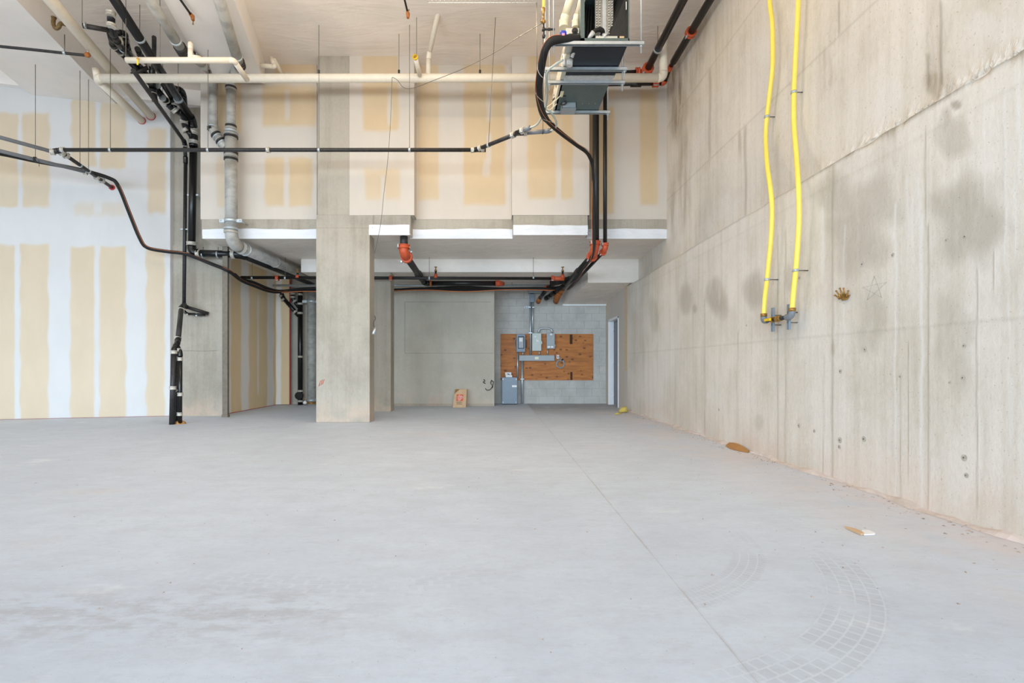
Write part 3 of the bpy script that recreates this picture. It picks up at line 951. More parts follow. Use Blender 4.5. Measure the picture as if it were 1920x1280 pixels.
# ------------------------------------------------------------------ white insulated pipes
t = thing('insulated_pipe', P(180, 147, 8.4), 'long white insulated pipe hung across the whole width below the ceiling', 'pipe')
rm = 0.068
pe = V((-6.93, lw(-6.93) + 0.02, 1 + (CY - 226) * lw(-6.93) / F))
a, b = P(181, 147, 8.4), P(1244, 146, 8.4)
pipe_run(t, [pe, a, b, V((b.x, b.y, ZC))], rm, CREAM, fr=1.2, er=1.03)
MB().tube([a + V((0, 0.02, 0)), a + V((-0.01, 0.0, 0.16))], rm * 0.8, 12).build('branch_stub', CREAM, t)
for px in (598, 748, 900, 392):
    hanger(t, P(px, 147, 8.4), ZC if px != 392 else ZB, rm, ring=False)
    q = P(px, 147, 8.4)
    MB().tube([q + V((0, 0, rm)), q + V((0, 0, rm + 0.07))], 0.018, 6).build('rod_nut', BANDB, t)
d = (pe - a).normalized()
MB().tube([pe - d * 0.03, pe - d * 0.0], rm * 1.12, 14).build('wall_seal', RED, t)

t = thing('insulated_pipe', P(60, 0, 6.5), 'thick white insulated pipe running overhead into the left drywall', 'pipe')
xw = -6.775
e = V((xw, lw(xw) + 0.02, 5.94))
s0 = e - dn * 6.5
MB().tube([s0, e], 0.078, 14).build('pipe', CREAM, t)
MB().tube([e - dn * 0.03, e], 0.088, 14).build('wall_seal', RED, t)

Y7 = 7.25
t = thing('insulated_pipe', P(235, 113, 7.25), 'thin white pipe with a yellow valve handle above the long white pipe', 'pipe')
r2 = 0.04
pipe_run(t, [P(237, 113, 7.25), P(438, 113, 7.25), P(463, 149, 7.85)], r2, CREAM, fr=1.3, er=1.04)
q = P(357, 113, 7.25)
pipe_run(t, [q, P(357, 88, 7.25), P(357, 81, 7.31)], r2 * 0.85, CREAM, name='branch', fr=1.0, er=1.0)
MB().tube([P(360, 107, 7.25), P(376, 109, 7.33)], r2 * 0.8, 12).build('branch_stub', CREAM, t)
MB().box(P(256, 111, 7.18), P(260, 122, 7.19), 0.003).build('valve_handle', YELTAG, t)
MB().tube([P(258, 112, 7.25), P(258, 109, 7.18)], 0.014, 8).build('valve_stem', BRASS, t)
for px in (236, 300):
    hanger(t, P(px, 113, 7.25), ZC, r2, ring=False)

t = thing('insulated_pipe', P(515, 123, 8.75), 'short white pipe branch with an upturned elbow beside the left beam', 'pipe')
pipe_run(t, [P(488, 122.5, 8.75), P(516, 125, 8.75), P(508, 107, 8.8)], 0.036, CREAM, fr=1.0, er=1.05)
MB().tube([P(514, 112, 8.8), P(531, 142, 9.2)], 0.032, 12).build('branch', CREAM, t)

t = thing('insulated_pipe', P(803, 108, 8.4), 'bent white pipe dropping from the ceiling to the long white pipe', 'pipe')
pipe_run(t, [P(836, -40, 7.6), P(804, 104, 8.4), P(803, 142, 8.4)], 0.04, CREAM, fr=1.4, er=1.04)
t = thing('pipe_stub', P(788, 143, 8.3), 'short white pipe stub with a yellow ringed open end', 'pipe')
a, b = P(787, 141, 8.3), P(778.5, 107, 7.9)
d = (b - a).normalized()
MB().tube([a, b], 0.036, 12).build('pipe', CREAM, t)
MB().tube([b - d * 0.01, b + d * 0.01, b + d * 0.01, b - d * 0.02], [0.044, 0.044, 0.028, 0.026], 14).build('end_ring', YELTAG, t)
MB().tube([b, b + d * 0.012], 0.026, 10).build('valve_core', BRASS, t)
hanger(t, P(781, 115, 8.0), ZC, 0.03, ring=False)

# ------------------------------------------------------------------ black ABS drains at the left
rb_ = 0.068
t = thing('drain_pipe', P(362, 228, 9.9), 'thick black drain pipe sloping back then dropping down the concrete pier', 'pipe')
a0 = PZ(196, -30, 6.08)
pts = [a0, P(361, 226, 9.88), P(363, 262, 9.95), P(359, 474, 9.92), P(452, 477, 9.96), V((-4.62, 12.9, 3.1))]
pipe_run(t, pts, rb_, BLACK, er=1.18, fr=1.8)
dv = (pts[1] - pts[0]).normalized()
for px, py in ((262, 72), (334, 186)):
    q = lerp(pts[0], pts[1], 0.0)
    k = (px - 196) / (361 - 196)
    Y = 1 / ((1 - k) / a0.y + k / 9.88)
    hanger(t, P(px, py, Y), ZC, rb_, d=dv)
for p, d in ((P(362.5, 244, 9.93), (0, 0, 1)), (P(362.5, 250, 9.93), (0, 0, 1)), (P(363, 267, 9.95), (0, 0, 1)), (P(359, 457, 9.92), (0, 0, 1)), (P(373, 476, 9.93), (1, 0, 0)), (P(438, 477, 9.95), (1, 0, 0))):
    band(t, p, d, rb_ * 1.28, 0.07, BANDW)
for p in (P(361, 365, 9.93),):
    MB().box(p + V((-0.11, 0.0, -0.015)), p + V((0.11, 0.2, 0.015)), 0.004).build('pipe_clamp', ZINC, t)
for px in (381, 409):
    q = P(px, 477, 9.94)
    MB().tube([q - V((0.012, 0, 0)), q + V((0.012, 0, 0))], rb_ * 1.12, 14).build('hanger_ring', ZINC, t)
    MB().tube([q, (q.x, q.y, ZS)], 0.006, 6).build('hanger_rod', ROD, t)
q = P(483, 489, 10.7)
MB().tube([q, q + V((0.01, 0.03, 0))], rb_ * 1.12, 14).build('hanger_ring', ZINC, t)

t = thing('drain_pipe', P(347, 270, 9.95), 'slim black drain pipe running down the face of the concrete pier', 'pipe')
a0 = PZ(250, 132, 5.41)
pts = [a0, P(346, 266, 9.9), P(348, 300, 9.97), P(345, 574, 9.97), P(391, 588, 10.15)]
pipe_run(t, pts, 0.034, BLACKW, BLACK, fr=1.6, er=1.25)
band(t, P(347, 273, 9.93), (0, 0, 1), 0.045, 0.06, BANDW)
for k, (px, py) in enumerate(((307, 211), (330, 243))):
    Y = F * 4.41 / (CY - py)
    MB().tube([P(px, py, Y), P(px + 2, py + 2.5, Y + 0.04)], 0.041, 12).build('hanger_ring', ZINC, t)
for py in (430, 477):
    p = P(346, py, 9.97)
    MB().box(p + V((-0.075, -0.02, -0.012)), p + V((0.075, 0.2, 0.012)), 0.004).build('pipe_clamp', ZINC, t)
c = P(391, 588, 10.15)
pipe_run(t, [P(343, 578, 9.98), P(349, 588, 9.98), P(385, 590, 10.05)], 0.024, BLACK, name='vent_branch', fr=1.5, er=1.2)
band(t, P(352, 589, 9.99), (1, 0, 0.0), 0.032, 0.04, BANDW)
MB().box(P(369, 587, 10.0), P(376, 594, 10.17)).build('pipe_clamp', ZINC, t)

def PD(px, py, Y):
    return P(px, py, Y + 1.0 * min(1, max(0, (9.9 - Y) / 2.4)) * min(1, max(0.35, py / 110)))


# tangle of traps and couplings between the two
t = thing('drain_branch', PD(225, 80, 7.2), 'black trap and stacked couplings hanging beside the thick black drain', 'pipe')
pts = [PD(208, 22, 6.9), PD(209, 58, 6.9), PD(222, 82, 7.0), PD(252, 112, 7.5)]
pipe_run(t, pts, 0.05, BLACK, fr=1.6, er=1.12)
dq = (PD(252, 112, 7.5) - PD(222, 82, 7.0)).normalized()
for p, d, r, l in ((PD(208, 26, 6.9), (0, 0, 1), 0.06, 0.06), (PD(209, 48, 6.9), (0, 0, 1), 0.06, 0.05), (PD(221, 77, 7.02), dq, 0.064, 0.06), (PD(243, 104, 7.35), dq, 0.062, 0.06)):
    band(t, p, d, r, l, BANDW)
MB().tube([PD(230, 91, 7.15), PD(231, 92, 7.17)], 0.058, 14).build('hanger_ring', ZINC, t)
hanger(t, PD(230, 91, 7.16), ZC, 0.05, ring=False)
pipe_run(t, [PD(155, 48, 6.75), PD(206, 57, 6.9)], 0.034, BLACKW)
MB().tube([PD(159, 47, 6.75), PD(161, 47.4, 6.75)], 0.042, 12).build('hanger_ring', ZINC, t)
hanger(t, PD(154, 48, 6.75), ZC, 0.034, ring=False)
pipe_run(t, [PD(206, 62, 6.95), PD(212, 86, 7.1), PD(232, 104, 7.5), PD(300, 178, 8.7)], 0.042, BLACK, fr=1.5)
for p in (PD(214, 87, 7.14), PD(226, 98, 7.36), PD(235, 106, 7.55)):
    band(t, p, (-0.1, 0.7, -0.2), 0.054, 0.05, BANDW)
pipe_run(t, [PD(218, 62, 7.2), PD(234, 62, 7.3), PD(237, 84, 7.4), PD(246, 106, 7.7)], 0.042, BLACK, fr=1.5)
for p, d in ((PD(229, 63, 7.27), (1, 0, 0)), (PD(236, 76, 7.37), (0, 0, 1)), (PD(239, 92, 7.47), (0.1, 0.3, -1))):
    band(t, p, d, 0.052, 0.05, BANDW)

t = thing('drain_branch', PD(300, 170, 8.6), 'black wye fittings stacked above the elbow of the thick drain', 'pipe')
pipe_run(t, [PD(247, 108, 7.6), PD(268, 134, 8.1), PD(322, 203, 9.2), PD(345, 214, 9.5), PD(346, 236, 9.75), PD(362, 258, 9.9)], 0.055, BLACK, fr=1.5, er=1.12)
for p, d in ((PD(312, 190, 9.0), (-0.2, 0.9, -0.2)), (PD(328, 206, 9.25), (0.4, 0.6, -0.5)), (PD(345, 229, 9.65), (0, 0, 1)), (PD(348, 244, 9.78), (0.4, 0.3, -0.8))):
    band(t, p, d, 0.068, 0.065, BANDW)
pipe_run(t, [PD(306, 158, 8.5), PD(326, 190, 9.1), PD(328, 207, 9.25)], 0.045, BLACK, fr=1.4)
band(t, PD(327, 195, 9.12), (0, 0, 1), 0.055, 0.05, BANDW)
pipe_run(t, [PD(328, 166, 8.95), PD(342, 170, 9.2), PD(345, 190, 9.4), PD(344, 215, 9.5)], 0.052, BLACK, fr=1.9)
band(t, PD(343, 181, 9.33), (0.05, 0.1, -1), 0.064, 0.05, BANDW)
band(t, PD(341, 209, 9.46), (0, 0, -1), 0.066, 0.06, BANDW)
pipe_run(t, [PD(285, 124, 7.9), PD(286, 172, 8.4), PD(291, 190, 8.6)], 0.05, BLACK, fr=1.6)
band(t, PD(286, 172, 8.4), (0, 0.1, -1), 0.062, 0.06, BANDW)
pipe_run(t, [PD(247, 140, 7.75), PD(283, 124, 7.95)], 0.034, BLACKW)
band(t, PD(281, 125, 7.93), (0.7, 0.2, 0.2), 0.05, 0.05, BANDW)
pipe_run(t, [PD(289, 70, 7.4), PD(289, 108, 7.5)], 0.033, BLACKW)
pipe_run(t, [PD(258, 92, 7.6), PD(264, 106, 7.85), PD(275, 118, 8.1)], 0.045, BLACK, fr=1.5)
for px, py, Y in ((305, 184, 8.75), (295, 160, 8.5)):
    hanger(t, PD(px, py, Y), ZC, 0.05, d=dn)

# ------------------------------------------------------------------ grey cast iron storm drains
t = thing('storm_pipe', P(300, 40, 7.2), 'grey cast iron pipe below the ceiling bay, ending in black clamps', 'pipe')
a0, a1 = PZ(262, -30, 5.95), PZ(343, 97, 5.95)
pts = [a0, a1, P(372, 112, 8.35), P(400, 140, 9.05), P(400, 246, 9.08), P(425, 279, 9.0)]
pipe_run(t, pts, 0.074, IRON, fr=1.2, er=1.1)
di = (a1 - a0).normalized()
for k in (0.93, 0.99):
    band(t, lerp(a0, a1, k), di, 0.088, 0.07, BANDB)
for p, d in ((P(352, 102, 8.1), (0.5, 0.5, -0.2)), (P(360, 106, 8.2), (0.5, 0.5, -0.2)), (P(399, 242, 9.08), (0, 0, 1)), (P(406, 254, 9.06), (0.6, 0, -0.8)), (P(415, 266, 9.03), (0.6, 0, -0.8))):
    band(t, p, d, 0.088, 0.05, BANDB)
    band(t, p + V(d).normalized() * 0.035, d, 0.09, 0.02, ZINC, 'clamp_screw_band')
band(t, lerp(a0, a1, 0.8), di, 0.08, 0.025, ZINC, 'hanger_ring')

t = thing('storm_pipe', P(433, 300, 9.0), 'large grey cast iron pipe dropping left of the column and turning under the slab', 'pipe')
a0, a1 = PZ(402, -30, 5.95), PZ(449, 122, 5.95)
pts = [a0, a1, P(433, 150, 9.0), P(433, 255, 9.0)]
pipe_run(t, pts, 0.078, IRON, fr=1.2, er=1.1)
pts2 = [P(433, 252, 9.0), P(433.5, 452, 9.02), P(447, 462, 9.28), V((-4.46, 12.85, 3.19))]
pipe_run(t, [P(433, 252, 9.0), P(434, 457, 9.02), V((-4.46, 12.85, 3.18))], 0.103, IRON, fr=1.9, er=1.06)
di = (a1 - a0).normalized()
band(t, lerp(a0, a1, 0.86), di, 0.086, 0.025, ZINC, 'hanger_ring')
for k in (0.95, 1.0):
    band(t, lerp(a0, a1, k), di, 0.09, 0.05, BANDB)
for py, r, mat in ((165, 0.09, BANDB), (168, 0.086, IRON), (237, 0.09, BANDB), (241, 0.088, IRON), (247, 0.106, ZINC), (252, 0.113, IRON), (257, 0.113, BANDB), (287, 0.112, BANDB), (293, 0.112, IRON), (299, 0.112, BANDB),
                   (429, 0.113, ZINC), (435, 0.113, BANDW)):
    band(t, P(433, py, 9.0), (0, 0, 1), r, 0.036, mat)
q = P(433, 414, 9.0)
cl = MB().box(q + V((-0.2, -0.02, -0.03)), q + V((0.2, 0.02, 0.03)), 0.006).build('pipe_clamp', ZINC, t)
MB().tube([q - V((0, 0, 0.03)), q + V((0, 0, 0.03))], 0.112, 16).build('pipe_clamp', ZINC, t)
for s_ in (-1, 1):
    sub(MB().tube([q + V((s_ * 0.17, -0.05, 0)), q + V((s_ * 0.17, 0.26, 0))], 0.012, 8), 'bolt', ZINC, cl)
band(t, lerp(P(434, 457, 9.02), V((-4.46, 12.85, 3.18)), 0.085), (0, 1, 0), 0.114, 0.06, IRON)
band(t, lerp(P(434, 457, 9.02), V((-4.46, 12.85, 3.18)), 0.12), (0, 1, 0), 0.114, 0.03, ZINC)
band(t, lerp(P(434, 457, 9.02), V((-4.46, 12.85, 3.18)), 0.42), (0, 1, 0), 0.109, 0.02, IRON)

# stacks in the recess
t = thing('storm_pipe', P(585, 758, 13.0), 'grey cast iron stack standing in the recess beside the column', 'pipe')
q = P(584.5, 758, 13.0)
pipe_run(t, [(q.x, q.y, 0), (q.x, q.y, 3.0)], 0.112, IRON)
for z in (0.03, 0.10):
    band(t, (q.x, q.y, z + 0.03), (0, 0, 1), 0.128, 0.05, BRASS if z < 0.05 else ZINC)
MB().box((q.x - 0.24, q.y - 0.02, 2.62), (q.x + 0.24, q.y + 0.02, 2.69), 0.006).build('pipe_clamp', ZINC, t)
MB().tube([(q.x, q.y, 2.62), (q.x, q.y, 2.69)], 0.12, 16).build('pipe_clamp', ZINC, t)
t = thing('drain_pipe', P(563, 755, 13.1), 'black drain stack in the recess with two angled branches', 'pipe')
q = P(563, 755, 13.05)
pipe_run(t, [(q.x, q.y, 0), (q.x, q.y, 2.95)], 0.062, BLACK)
for z, r, mat in ((0.10, 0.072, BANDW), (0.36, 0.072, BANDW), (1.24, 0.072, BANDW), (2.36, 0.074, BANDW), (2.60, 0.074, BANDW), (2.84, 0.074, BANDW)):
    band(t, (q.x, q.y, z), (0, 0, 1), r, 0.05, mat)
MB().tube([(q.x - 0.01, q.y - 0.09, 0.24), (q.x - 0.01, q.y + 0.02, 0.24)], 0.1, 12).build('cleanout', BLACK, t)
a, b, c = P(528, 548, 13.05), P(529, 556, 13.05), P(560, 592, 13.05)
pipe_run(t, [a, b, c], 0.05, BLACK, fr=1.6, name='branch')
for p, d in ((P(528, 555, 13.05), (0, 0, 1)), (P(532, 562, 13.05), (0.7, 0, -0.8)), (P(554, 585, 13.05), (0.7, 0, -0.8))):
    band(t, p, d, 0.062, 0.05, BANDW)
pipe_run(t, [P(548, 545, 13.0), P(549, 560, 13.0), P(560, 575, 13.05)], 0.05, BLACK, fr=1.4, name='branch')
for p, d in ((P(549, 551, 13.0), (0, 0, 1)), (P(549, 557, 13.0), (0, 0, 1)), (P(553, 565, 13.02), (0.6, 0, -0.7))):
    band(t, p, d, 0.062, 0.05, BANDW)
t = thing('plaster_bag', P(572, 757, 12.8), 'small white lump of debris at the foot of the recess stacks', 'debris')
MB().tube([P(569, 757, 12.8) + V((0, 0, 0.02)), P(572, 757, 12.8) + V((0, 0, 0.04)), P(575, 757, 12.8) + V((0, 0, 0.02))], [0.03, 0.05, 0.02], 8).build('lump', PAPER, t)

# floor stack in front of the pier
t = thing('floor_stack', (-5.5, 8.7, 0), 'cluster of black drain pipes rising from the floor before the pier', 'pipe')
Yf = 8.68
qa, qb, qc = P(324.5, 700, Yf), P(337.5, 700, Yf + 0.06), P(331.5, 700, Yf + 0.13)
pipe_run(t, [(qa.x - 0.02, Yf, 0), P(326, 656, Yf), P(332, 645, Yf + 0.12), P(334, 636, 8.95), P(340, 576, 9.75), P(346, 571, 9.93)], 0.044, BLACKW, BLACK, fr=1.2, er=1.12)
pipe_run(t, [(qb.x, qb.y, 0), P(338, 662, qb.y), P(334, 650, qb.y + 0.02)], 0.034, BLACK, fr=1.4, er=1.2)
pipe_run(t, [(qc.x, qc.y, 0), (qc.x, qc.y, 1.25)], 0.028, BLACKW)
pipe_run(t, [P(330, 738, qc.y), P(336, 735, qb.y)], 0.028, BLACK)
for px, py, Y, r, d in ((326, 660, Yf, 0.055, (0, 0, 1)), (324, 727, Yf, 0.055, (0, 0, 1)), (337.5, 673, qb.y, 0.045, (0, 0, 1)), (338, 739, qb.y, 0.045, (0, 0, 1)), (337, 776, qb.y, 0.045, (0, 0, 1)),
                        (332, 671, qc.y, 0.04, (0, 0, 1)), (331, 733, qc.y, 0.04, (0, 0, 1)), (333, 635, 8.97, 0.058, (0, 0.3, 1)), (340, 581, 9.7, 0.056, (0, 0.4, 1)), (334, 656, qb.y, 0.042, (0, 0, 1))):
    band(t, P(px, py, Y), d, r, 0.06, BANDW)
MB().tube([(qb.x, qb.y + 0.02, 0.0), (qb.x + 0.02, qb.y, 0.03)], [0.09, 0.05], 9).build('floor_patch', CARDB, t)

# ------------------------------------------------------------------ long black condensate pipe
t = thing('condensate_pipe', P(115, 281, 8.18), 'long black steel pipe hung level across the room from four rods', 'pipe')
rc = 0.031
zc = P(115, 281, 8.18).z
pipe_run(t, [P(113, 281, 8.18), P(893, 281, 8.18), P(972, 249, 7.58)], rc, BLACKW, BLACK, fr=1.8, er=1.25)
for px in (118, 503, 886):
    band(t, P(px, 281, 8.18), (1, 0, 0), rc * 1.4, 0.055, BANDW, lug=True)
MB().tube([P(893, 281, 8.18), P(911, 281, 8.18)], rc * 1.1, 12).build('cleanout_stub', BLACK, t)
band(t, P(905, 279, 8.12), (1, -0.3, 0), rc * 1.35, 0.05, BANDW)
band(t, P(900, 277.5, 8.10), (0.8, -0.6, 0), rc * 1.35, 0.05, BANDW)
for px in (207, 390, 598, 768):
    hanger(t, P(px, 281, 8.18), ZC if px > 400 else ZB + 0.02, rc)
dd = P(972, 249, 7.58) - P(893, 281, 8.18)
hanger(t, P(916, 272, 8.0), ZC, rc, d=dd, lean=(0.11, 0))
for px, py, Y in ((962, 253, 7.66), (980, 245, 7.5)):
    band(t, P(px, py, Y), dd, rc * 1.45, 0.06, BANDW, lug=True)
pipe_run(t, [P(968, 250, 7.6), P(982, 245, 7.5)], rc * 1.25, BLACK, name='wye')
pipe_run(t, [P(968, 250, 7.6), P(986, 249, 7.58)], rc * 1.2, BLACK, name='wye')
band(t, P(985, 249, 7.58), (1, 0, 0), rc * 1.45, 0.05, BANDW)
pipe_run(t, [P(982, 244, 7.48), P(994, 239, 7.4)], rc * 1.05, GREYP, name='grey_tail')
pipe_run(t, [P(986, 249, 7.58), P(1026, 246, 7.5), P(1033, 244, 7.47)], rc * 1.0, GREYP, name='grey_tail')
MB().tube([P(1017, 247, 7.52), P(1018.5, 247, 7.52)], rc * 1.15, 12).build('strap', BANDB, t)
hanger(t, P(1018, 247, 7.52), ZC, rc, ring=False)
pipe_run(t, [P(97, 284.5, 8.14), P(105, 283, 8.17), P(114, 281, 8.18)], rc * 1.2, BLACKW, name='corner_tee')
# the two branches to the left
def recede(px, py, px2):
    a_ = P(px, py, 8.18)
    k = (px2 - CX) / F
    # walk along dn until the pixel column px2 is met
    s_ = (k * a_.y - a_.x) / (dn.x - k * dn.y)
    return a_, a_ + dn * s_


a, b = recede(112, 283, 211)
MB().tube([a, b], rc, 12).build('pipe', BLACKW, t)
for px in (116, 124, 181, 191):
    p = recede(112, 283, px)[1]
    band(t, p, dn, rc * 1.4, 0.07, BANDW, lug=True)
for px in (150, 166):
    p = recede(112, 283, px)[1]
    hanger(t, p, ZB, rc, d=dn)
MB().tube([b - dn * 0.04, b], rc * 1.7, 12).build('wall_seal', RED, t)
band(t, P(99, 285, 8.15), (1, 0.3, 0), rc * 1.45, 0.06, BANDW)
band(t, recede(112, 283, 170)[1] + V((-0.08, -0.02, 0)), (1, 0.35, 0), rc * 1.4, 0.06, BANDW)
t = thing('conduit', P(0, 258, 7.74), 'upper grey plastic conduit running in to the black pipe corner', 'conduit')
MB().tube([P(97, 284, 8.15) + (P(-60, 241, 7.45) - P(97, 284, 8.15)) * 2.6, P(97, 284, 8.15)], 0.03, 12).build('tube', GREYP, t)
t = thing('conduit', P(0, 285, 8.26), 'lower grey plastic conduit strapped to the black hose', 'conduit')
p2 = recede(112, 283, 170)[1] + V((-0.06, -0.03, 0))
MB().tube([p2 + (P(-60, 268, 8.0) - p2) * 2.0, p2], 0.03, 12).build('tube', GREYP, t)
q = lerp(P(-60, 268, 8.0), p2, 0.54)
band(t, q, (1, 0.3, 0), 0.044, 0.03, BANDB, 'strap')
hanger(t, q, ZB, 0.03, ring=False)
MB().tube([q + V((0.06, 0, -0.02)), q + V((0.065, 0, -0.12))], 0.004, 5).build('strap_tail', BANDB, t)

# ------------------------------------------------------------------ black refrigerant hose with an orange wire, left
t = thing('refrigerant_hose', P(212, 340, 9.4), 'black insulated hose bending down the left drywall and on under the slab', 'hose')
hp = [(-420, 222, 7.2), (-220, 252, 7.8), (-70, 278, 8.3), (0, 288, 8.6), (68, 302, 8.75), (150, 318, 9.1), (205, 334, 9.35), (222, 349, 9.42), (243, 400, 9.5), (262, 446, 9.55), (276, 464, 9.6), (310, 471, 9.7), (338, 474, 9.8), (355, 478, 9.84),
      (395, 494, 9.84), (418, 503, 9.8), (432, 510, 9.9), (452, 525, 10.4), (475, 535, 10.9), (512, 547, 11.9), (560, 545, 12.2), (640, 544, 12.25), (730, 544, 12.28), (790, 541, 12.3), (880, 543, 12.3), (960, 541, 12.3), (1035, 540, 12.3), (1060, 536, 12.2)]
path = spl([P(*q) for q in hp], 5)
MB().tube(path, 0.034, 9).build('hose', RUBBER, t)
MB().tube([p + V((0.03, -0.02, 0.012)) for p in path[35:]], 0.004, 5).build('wire', COPPER, t)
t = thing('refrigerant_hose', P(500, 541, 11.6), 'second black hose joining from the grey ceiling sheet near the pier', 'hose')
MB().tube(spl([P(*q) for q in [(440, 514, 10.25), (452, 523, 10.5), (475, 529, 11.0), (520, 545, 12.0), (570, 541, 12.15), (650, 539, 12.2), (735, 543, 12.2), (860, 538, 12.22), (940, 541, 12.22), (1040, 541, 12.1)]], 6), 0.03, 9).build('hose', RUBBER, t)
MB().tube(spl([P(*q) for q in [(520, 549, 12.05), (570, 546, 12.1), (650, 547, 12.1), (735, 545, 12.1), (800, 543.5, 12.1), (870, 546.5, 12.1), (950, 543, 12.1), (1040, 544, 12.05)]], 6), 0.011, 6).build('orange_wire', COPPER, t)

# ------------------------------------------------------------------ conduit and sprinkler main under the slab
t = thing('conduit', P(512, 535, 12.5), 'long straight zinc conduit along the back under the slab', 'conduit')
MB().tube([P(512, 535, 12.45), P(1035, 535, 12.45)], 0.03, 10).build('tube', ZINC, t)
band(t, P(870, 535, 12.45), (1, 0, 0), 0.045, 0.08, ZINC)
for px in (806, 870, 960):
    q = P(px, 535, 12.45)
    MB().tube([q, (q.x, q.y, ZD)], 0.006, 6).build('hanger_rod', ROD, t)
t = thing('sprinkler_pipe', P(450, 522, 10.9), 'slim black sprinkler main with red couplings below the slab', 'pipe')
rs = 0.034
pipe_run(t, [P(452, 520, 10.9), P(1048, 522, 10.9)], rs, STEELB)
for px in (520, 733, 1036):
    band(t, P(px, 521.5, 10.9), (1, 0, 0), rs * 1.7, 0.06, ORANGE, 'grooved_coupling', lug=True)
MB().tube([P(1038, 522, 10.9), P(1058, 522, 10.9)], rs * 1.35, 12).build('red_tee', ORANGE, t)
for px, y0 in ((473, 500), (535, 503), (805, 480), (1000, 480)):
    q = P(px, 521, 10.9)
    hanger(t, q, ZS, rs)
for px, y0, y1, mats in ((558, 505, 521, 1), (817, 500, 521, 1), (1055, 500, 522, 1)):
    q0, q1 = P(px, y1, 10.9), P(px, y0, 10.9)
    MB().tube([q0, lerp(q0, q1, 0.35)], [0.05, 0.035], 10).build('red_outlet', ORANGE, t)
    MB().tube([lerp(q0, q1, 0.3), lerp(q0, q1, 0.6)], 0.022, 8).build('riser_nipple', STEELB, t)
    MB().tube([lerp(q0, q1, 0.6), lerp(q0, q1, 0.72), lerp(q0, q1, 0.75), lerp(q0, q1, 0.95), lerp(q0, q1, 0.95), q1], [0.03, 0.026, 0.012, 0.012, 0.034, 0.034], 8).build('sprinkler_head', BRASS, t)

# drain from the white band, right of the column
t = thing('drain_pipe', P(757, 442, 9.15), 'black pipe with an orange elbow turning under the slab by the column', 'pipe')
rd = 0.07
pa = V((P(757, 462, 9.12).x, 9.14, 0))
top = V((pa.x, 9.14, ZS + 0.03))
el = P(758, 476, 9.14)
MB().tube([V((pa.x, 9.14, P(757, 440, 9.14).z)), V((pa.x, 9.14, el.z + 0.1))], rd, 14).build('pipe', BLACKW, t)
bk = V((-1.62, 11.45, 2.97))
elb = [V((pa.x, 9.14, el.z + 0.13)), V((pa.x, 9.14, el.z + 0.05)), V((pa.x + 0.01, 9.19, el.z + 0.0)), V((pa.x + 0.02, 9.3, el.z - 0.02))]
MB().tube(spl(elb, 5), rd * 1.2, 14).build('orange_elbow', ORANGE, t)
band(t, elb[0], (0, 0, 1), rd * 1.5, 0.07, ORANGE, 'grooved_coupling', lug=True)
band(t, elb[-1], (0, 1, 0), rd * 1.5, 0.07, ORANGE, 'grooved_coupling', lug=True)
MB().tube([elb[-1], bk], rd * 0.95, 14).build('pipe', BLACKW, t)
band(t, lerp(elb[-1], bk, 0.78), bk - elb[-1], rd * 1.12, 0.22, BLACKW, 'coupling')
pipe_run(t, [bk, P(797, 531, 11.75), P(930, 531, 11.75)], rd * 0.85, BLACK, fr=1.3)
band(t, P(808, 531, 11.75), (1, 0, 0), rd * 1.0, 0.05, RUST)
MB().tube([P(929, 531, 11.75), P(936, 531, 11.75), P(943, 532, 11.9)], [0.07, 0.07, 0.05], 12).build('red_elbow', ORANGE, t)

# ------------------------------------------------------------------ fire risers at the right
YR = 8.92
t = thing('fire_riser', P(1117, 460, YR), 'thick black riser with an orange elbow in front of the upper wall', 'pipe')
rr = 0.058
x1 = P(1117, 400, YR).x
ze = P(1113, 474, YR).z
xp = 2.66
pipe_run(t, [(xp, 4.4, 6.12), (xp, 8.86, 6.12), (x1, YR - 0.03, 6.1), (x1, YR, 5.9), (x1, YR, ze + 0.1)], rr, STEELB, ORANGE, fr=1.3, er=1.15)
for p, d in (((xp, 8.72, 6.12), (0, 1, 0)), ((xp - 0.14, 8.87, 6.12), (1, 0, 0))):
    band(t, p, d, rr * 1.6, 0.07, ORANGE, 'grooved_coupling', lug=True)
e0 = [V((x1 - 0.01, YR, ze + 0.17)), V((x1 - 0.02, YR, ze + 0.08)), V((x1 - 0.03, YR + 0.05, ze + 0.01)), V((x1 - 0.03, YR + 0.18, ze - 0.02))]
MB().tube(spl(e0, 5), rr * 1.3, 14).build('orange_elbow', ORANGE, t)
band(t, e0[0], (0, 0, 1), rr * 1.6, 0.07, ORANGE, 'grooved_coupling', lug=True)
band(t, e0[-1], (0, 1, 0), rr * 1.6, 0.07, ORANGE, 'grooved_coupling', lug=True)
MB().tube([e0[-1], (1.72, 12.7, 2.93)], rr, 14).build('pipe', STEELB, t)
band(t, lerp(e0[-1], (1.72, 12.7, 2.93), 0.4), (0, 1, 0), rr * 1.15, 0.25, BLACKW)
pipe_run(t, [(1.72, 12.66, 2.93), (1.62, 12.8, 2.78), (1.63, 13.2, 2.68)], 0.075, RUST, RUST, name='red_end', fr=1.2)
hanger(t, (xp, 8.2, 6.12), ZC, rr, d=(0, 1, 0))
t = thing('fire_riser', P(1134, 460, YR), 'slim black riser with a small orange elbow beside the thick riser', 'pipe')
r3 = 0.034
x2 = P(1134.5, 400, YR).x
ze2 = P(1132, 468, YR).z
pipe_run(t, [(3.02, 4.4, 6.1), (3.02, 8.66, 6.1), (3.0, 8.9, 5.96), (x2, YR, 5.96), (x2, YR, ze2 + 0.06)], r3, STEELB, ORANGE, fr=1.4, er=1.25)
MB().tube([(3.02, 4.4, 6.1), (3.02, 8.5, 6.1)], 0.055, 14).build('wide_pipe', STEELB, t)
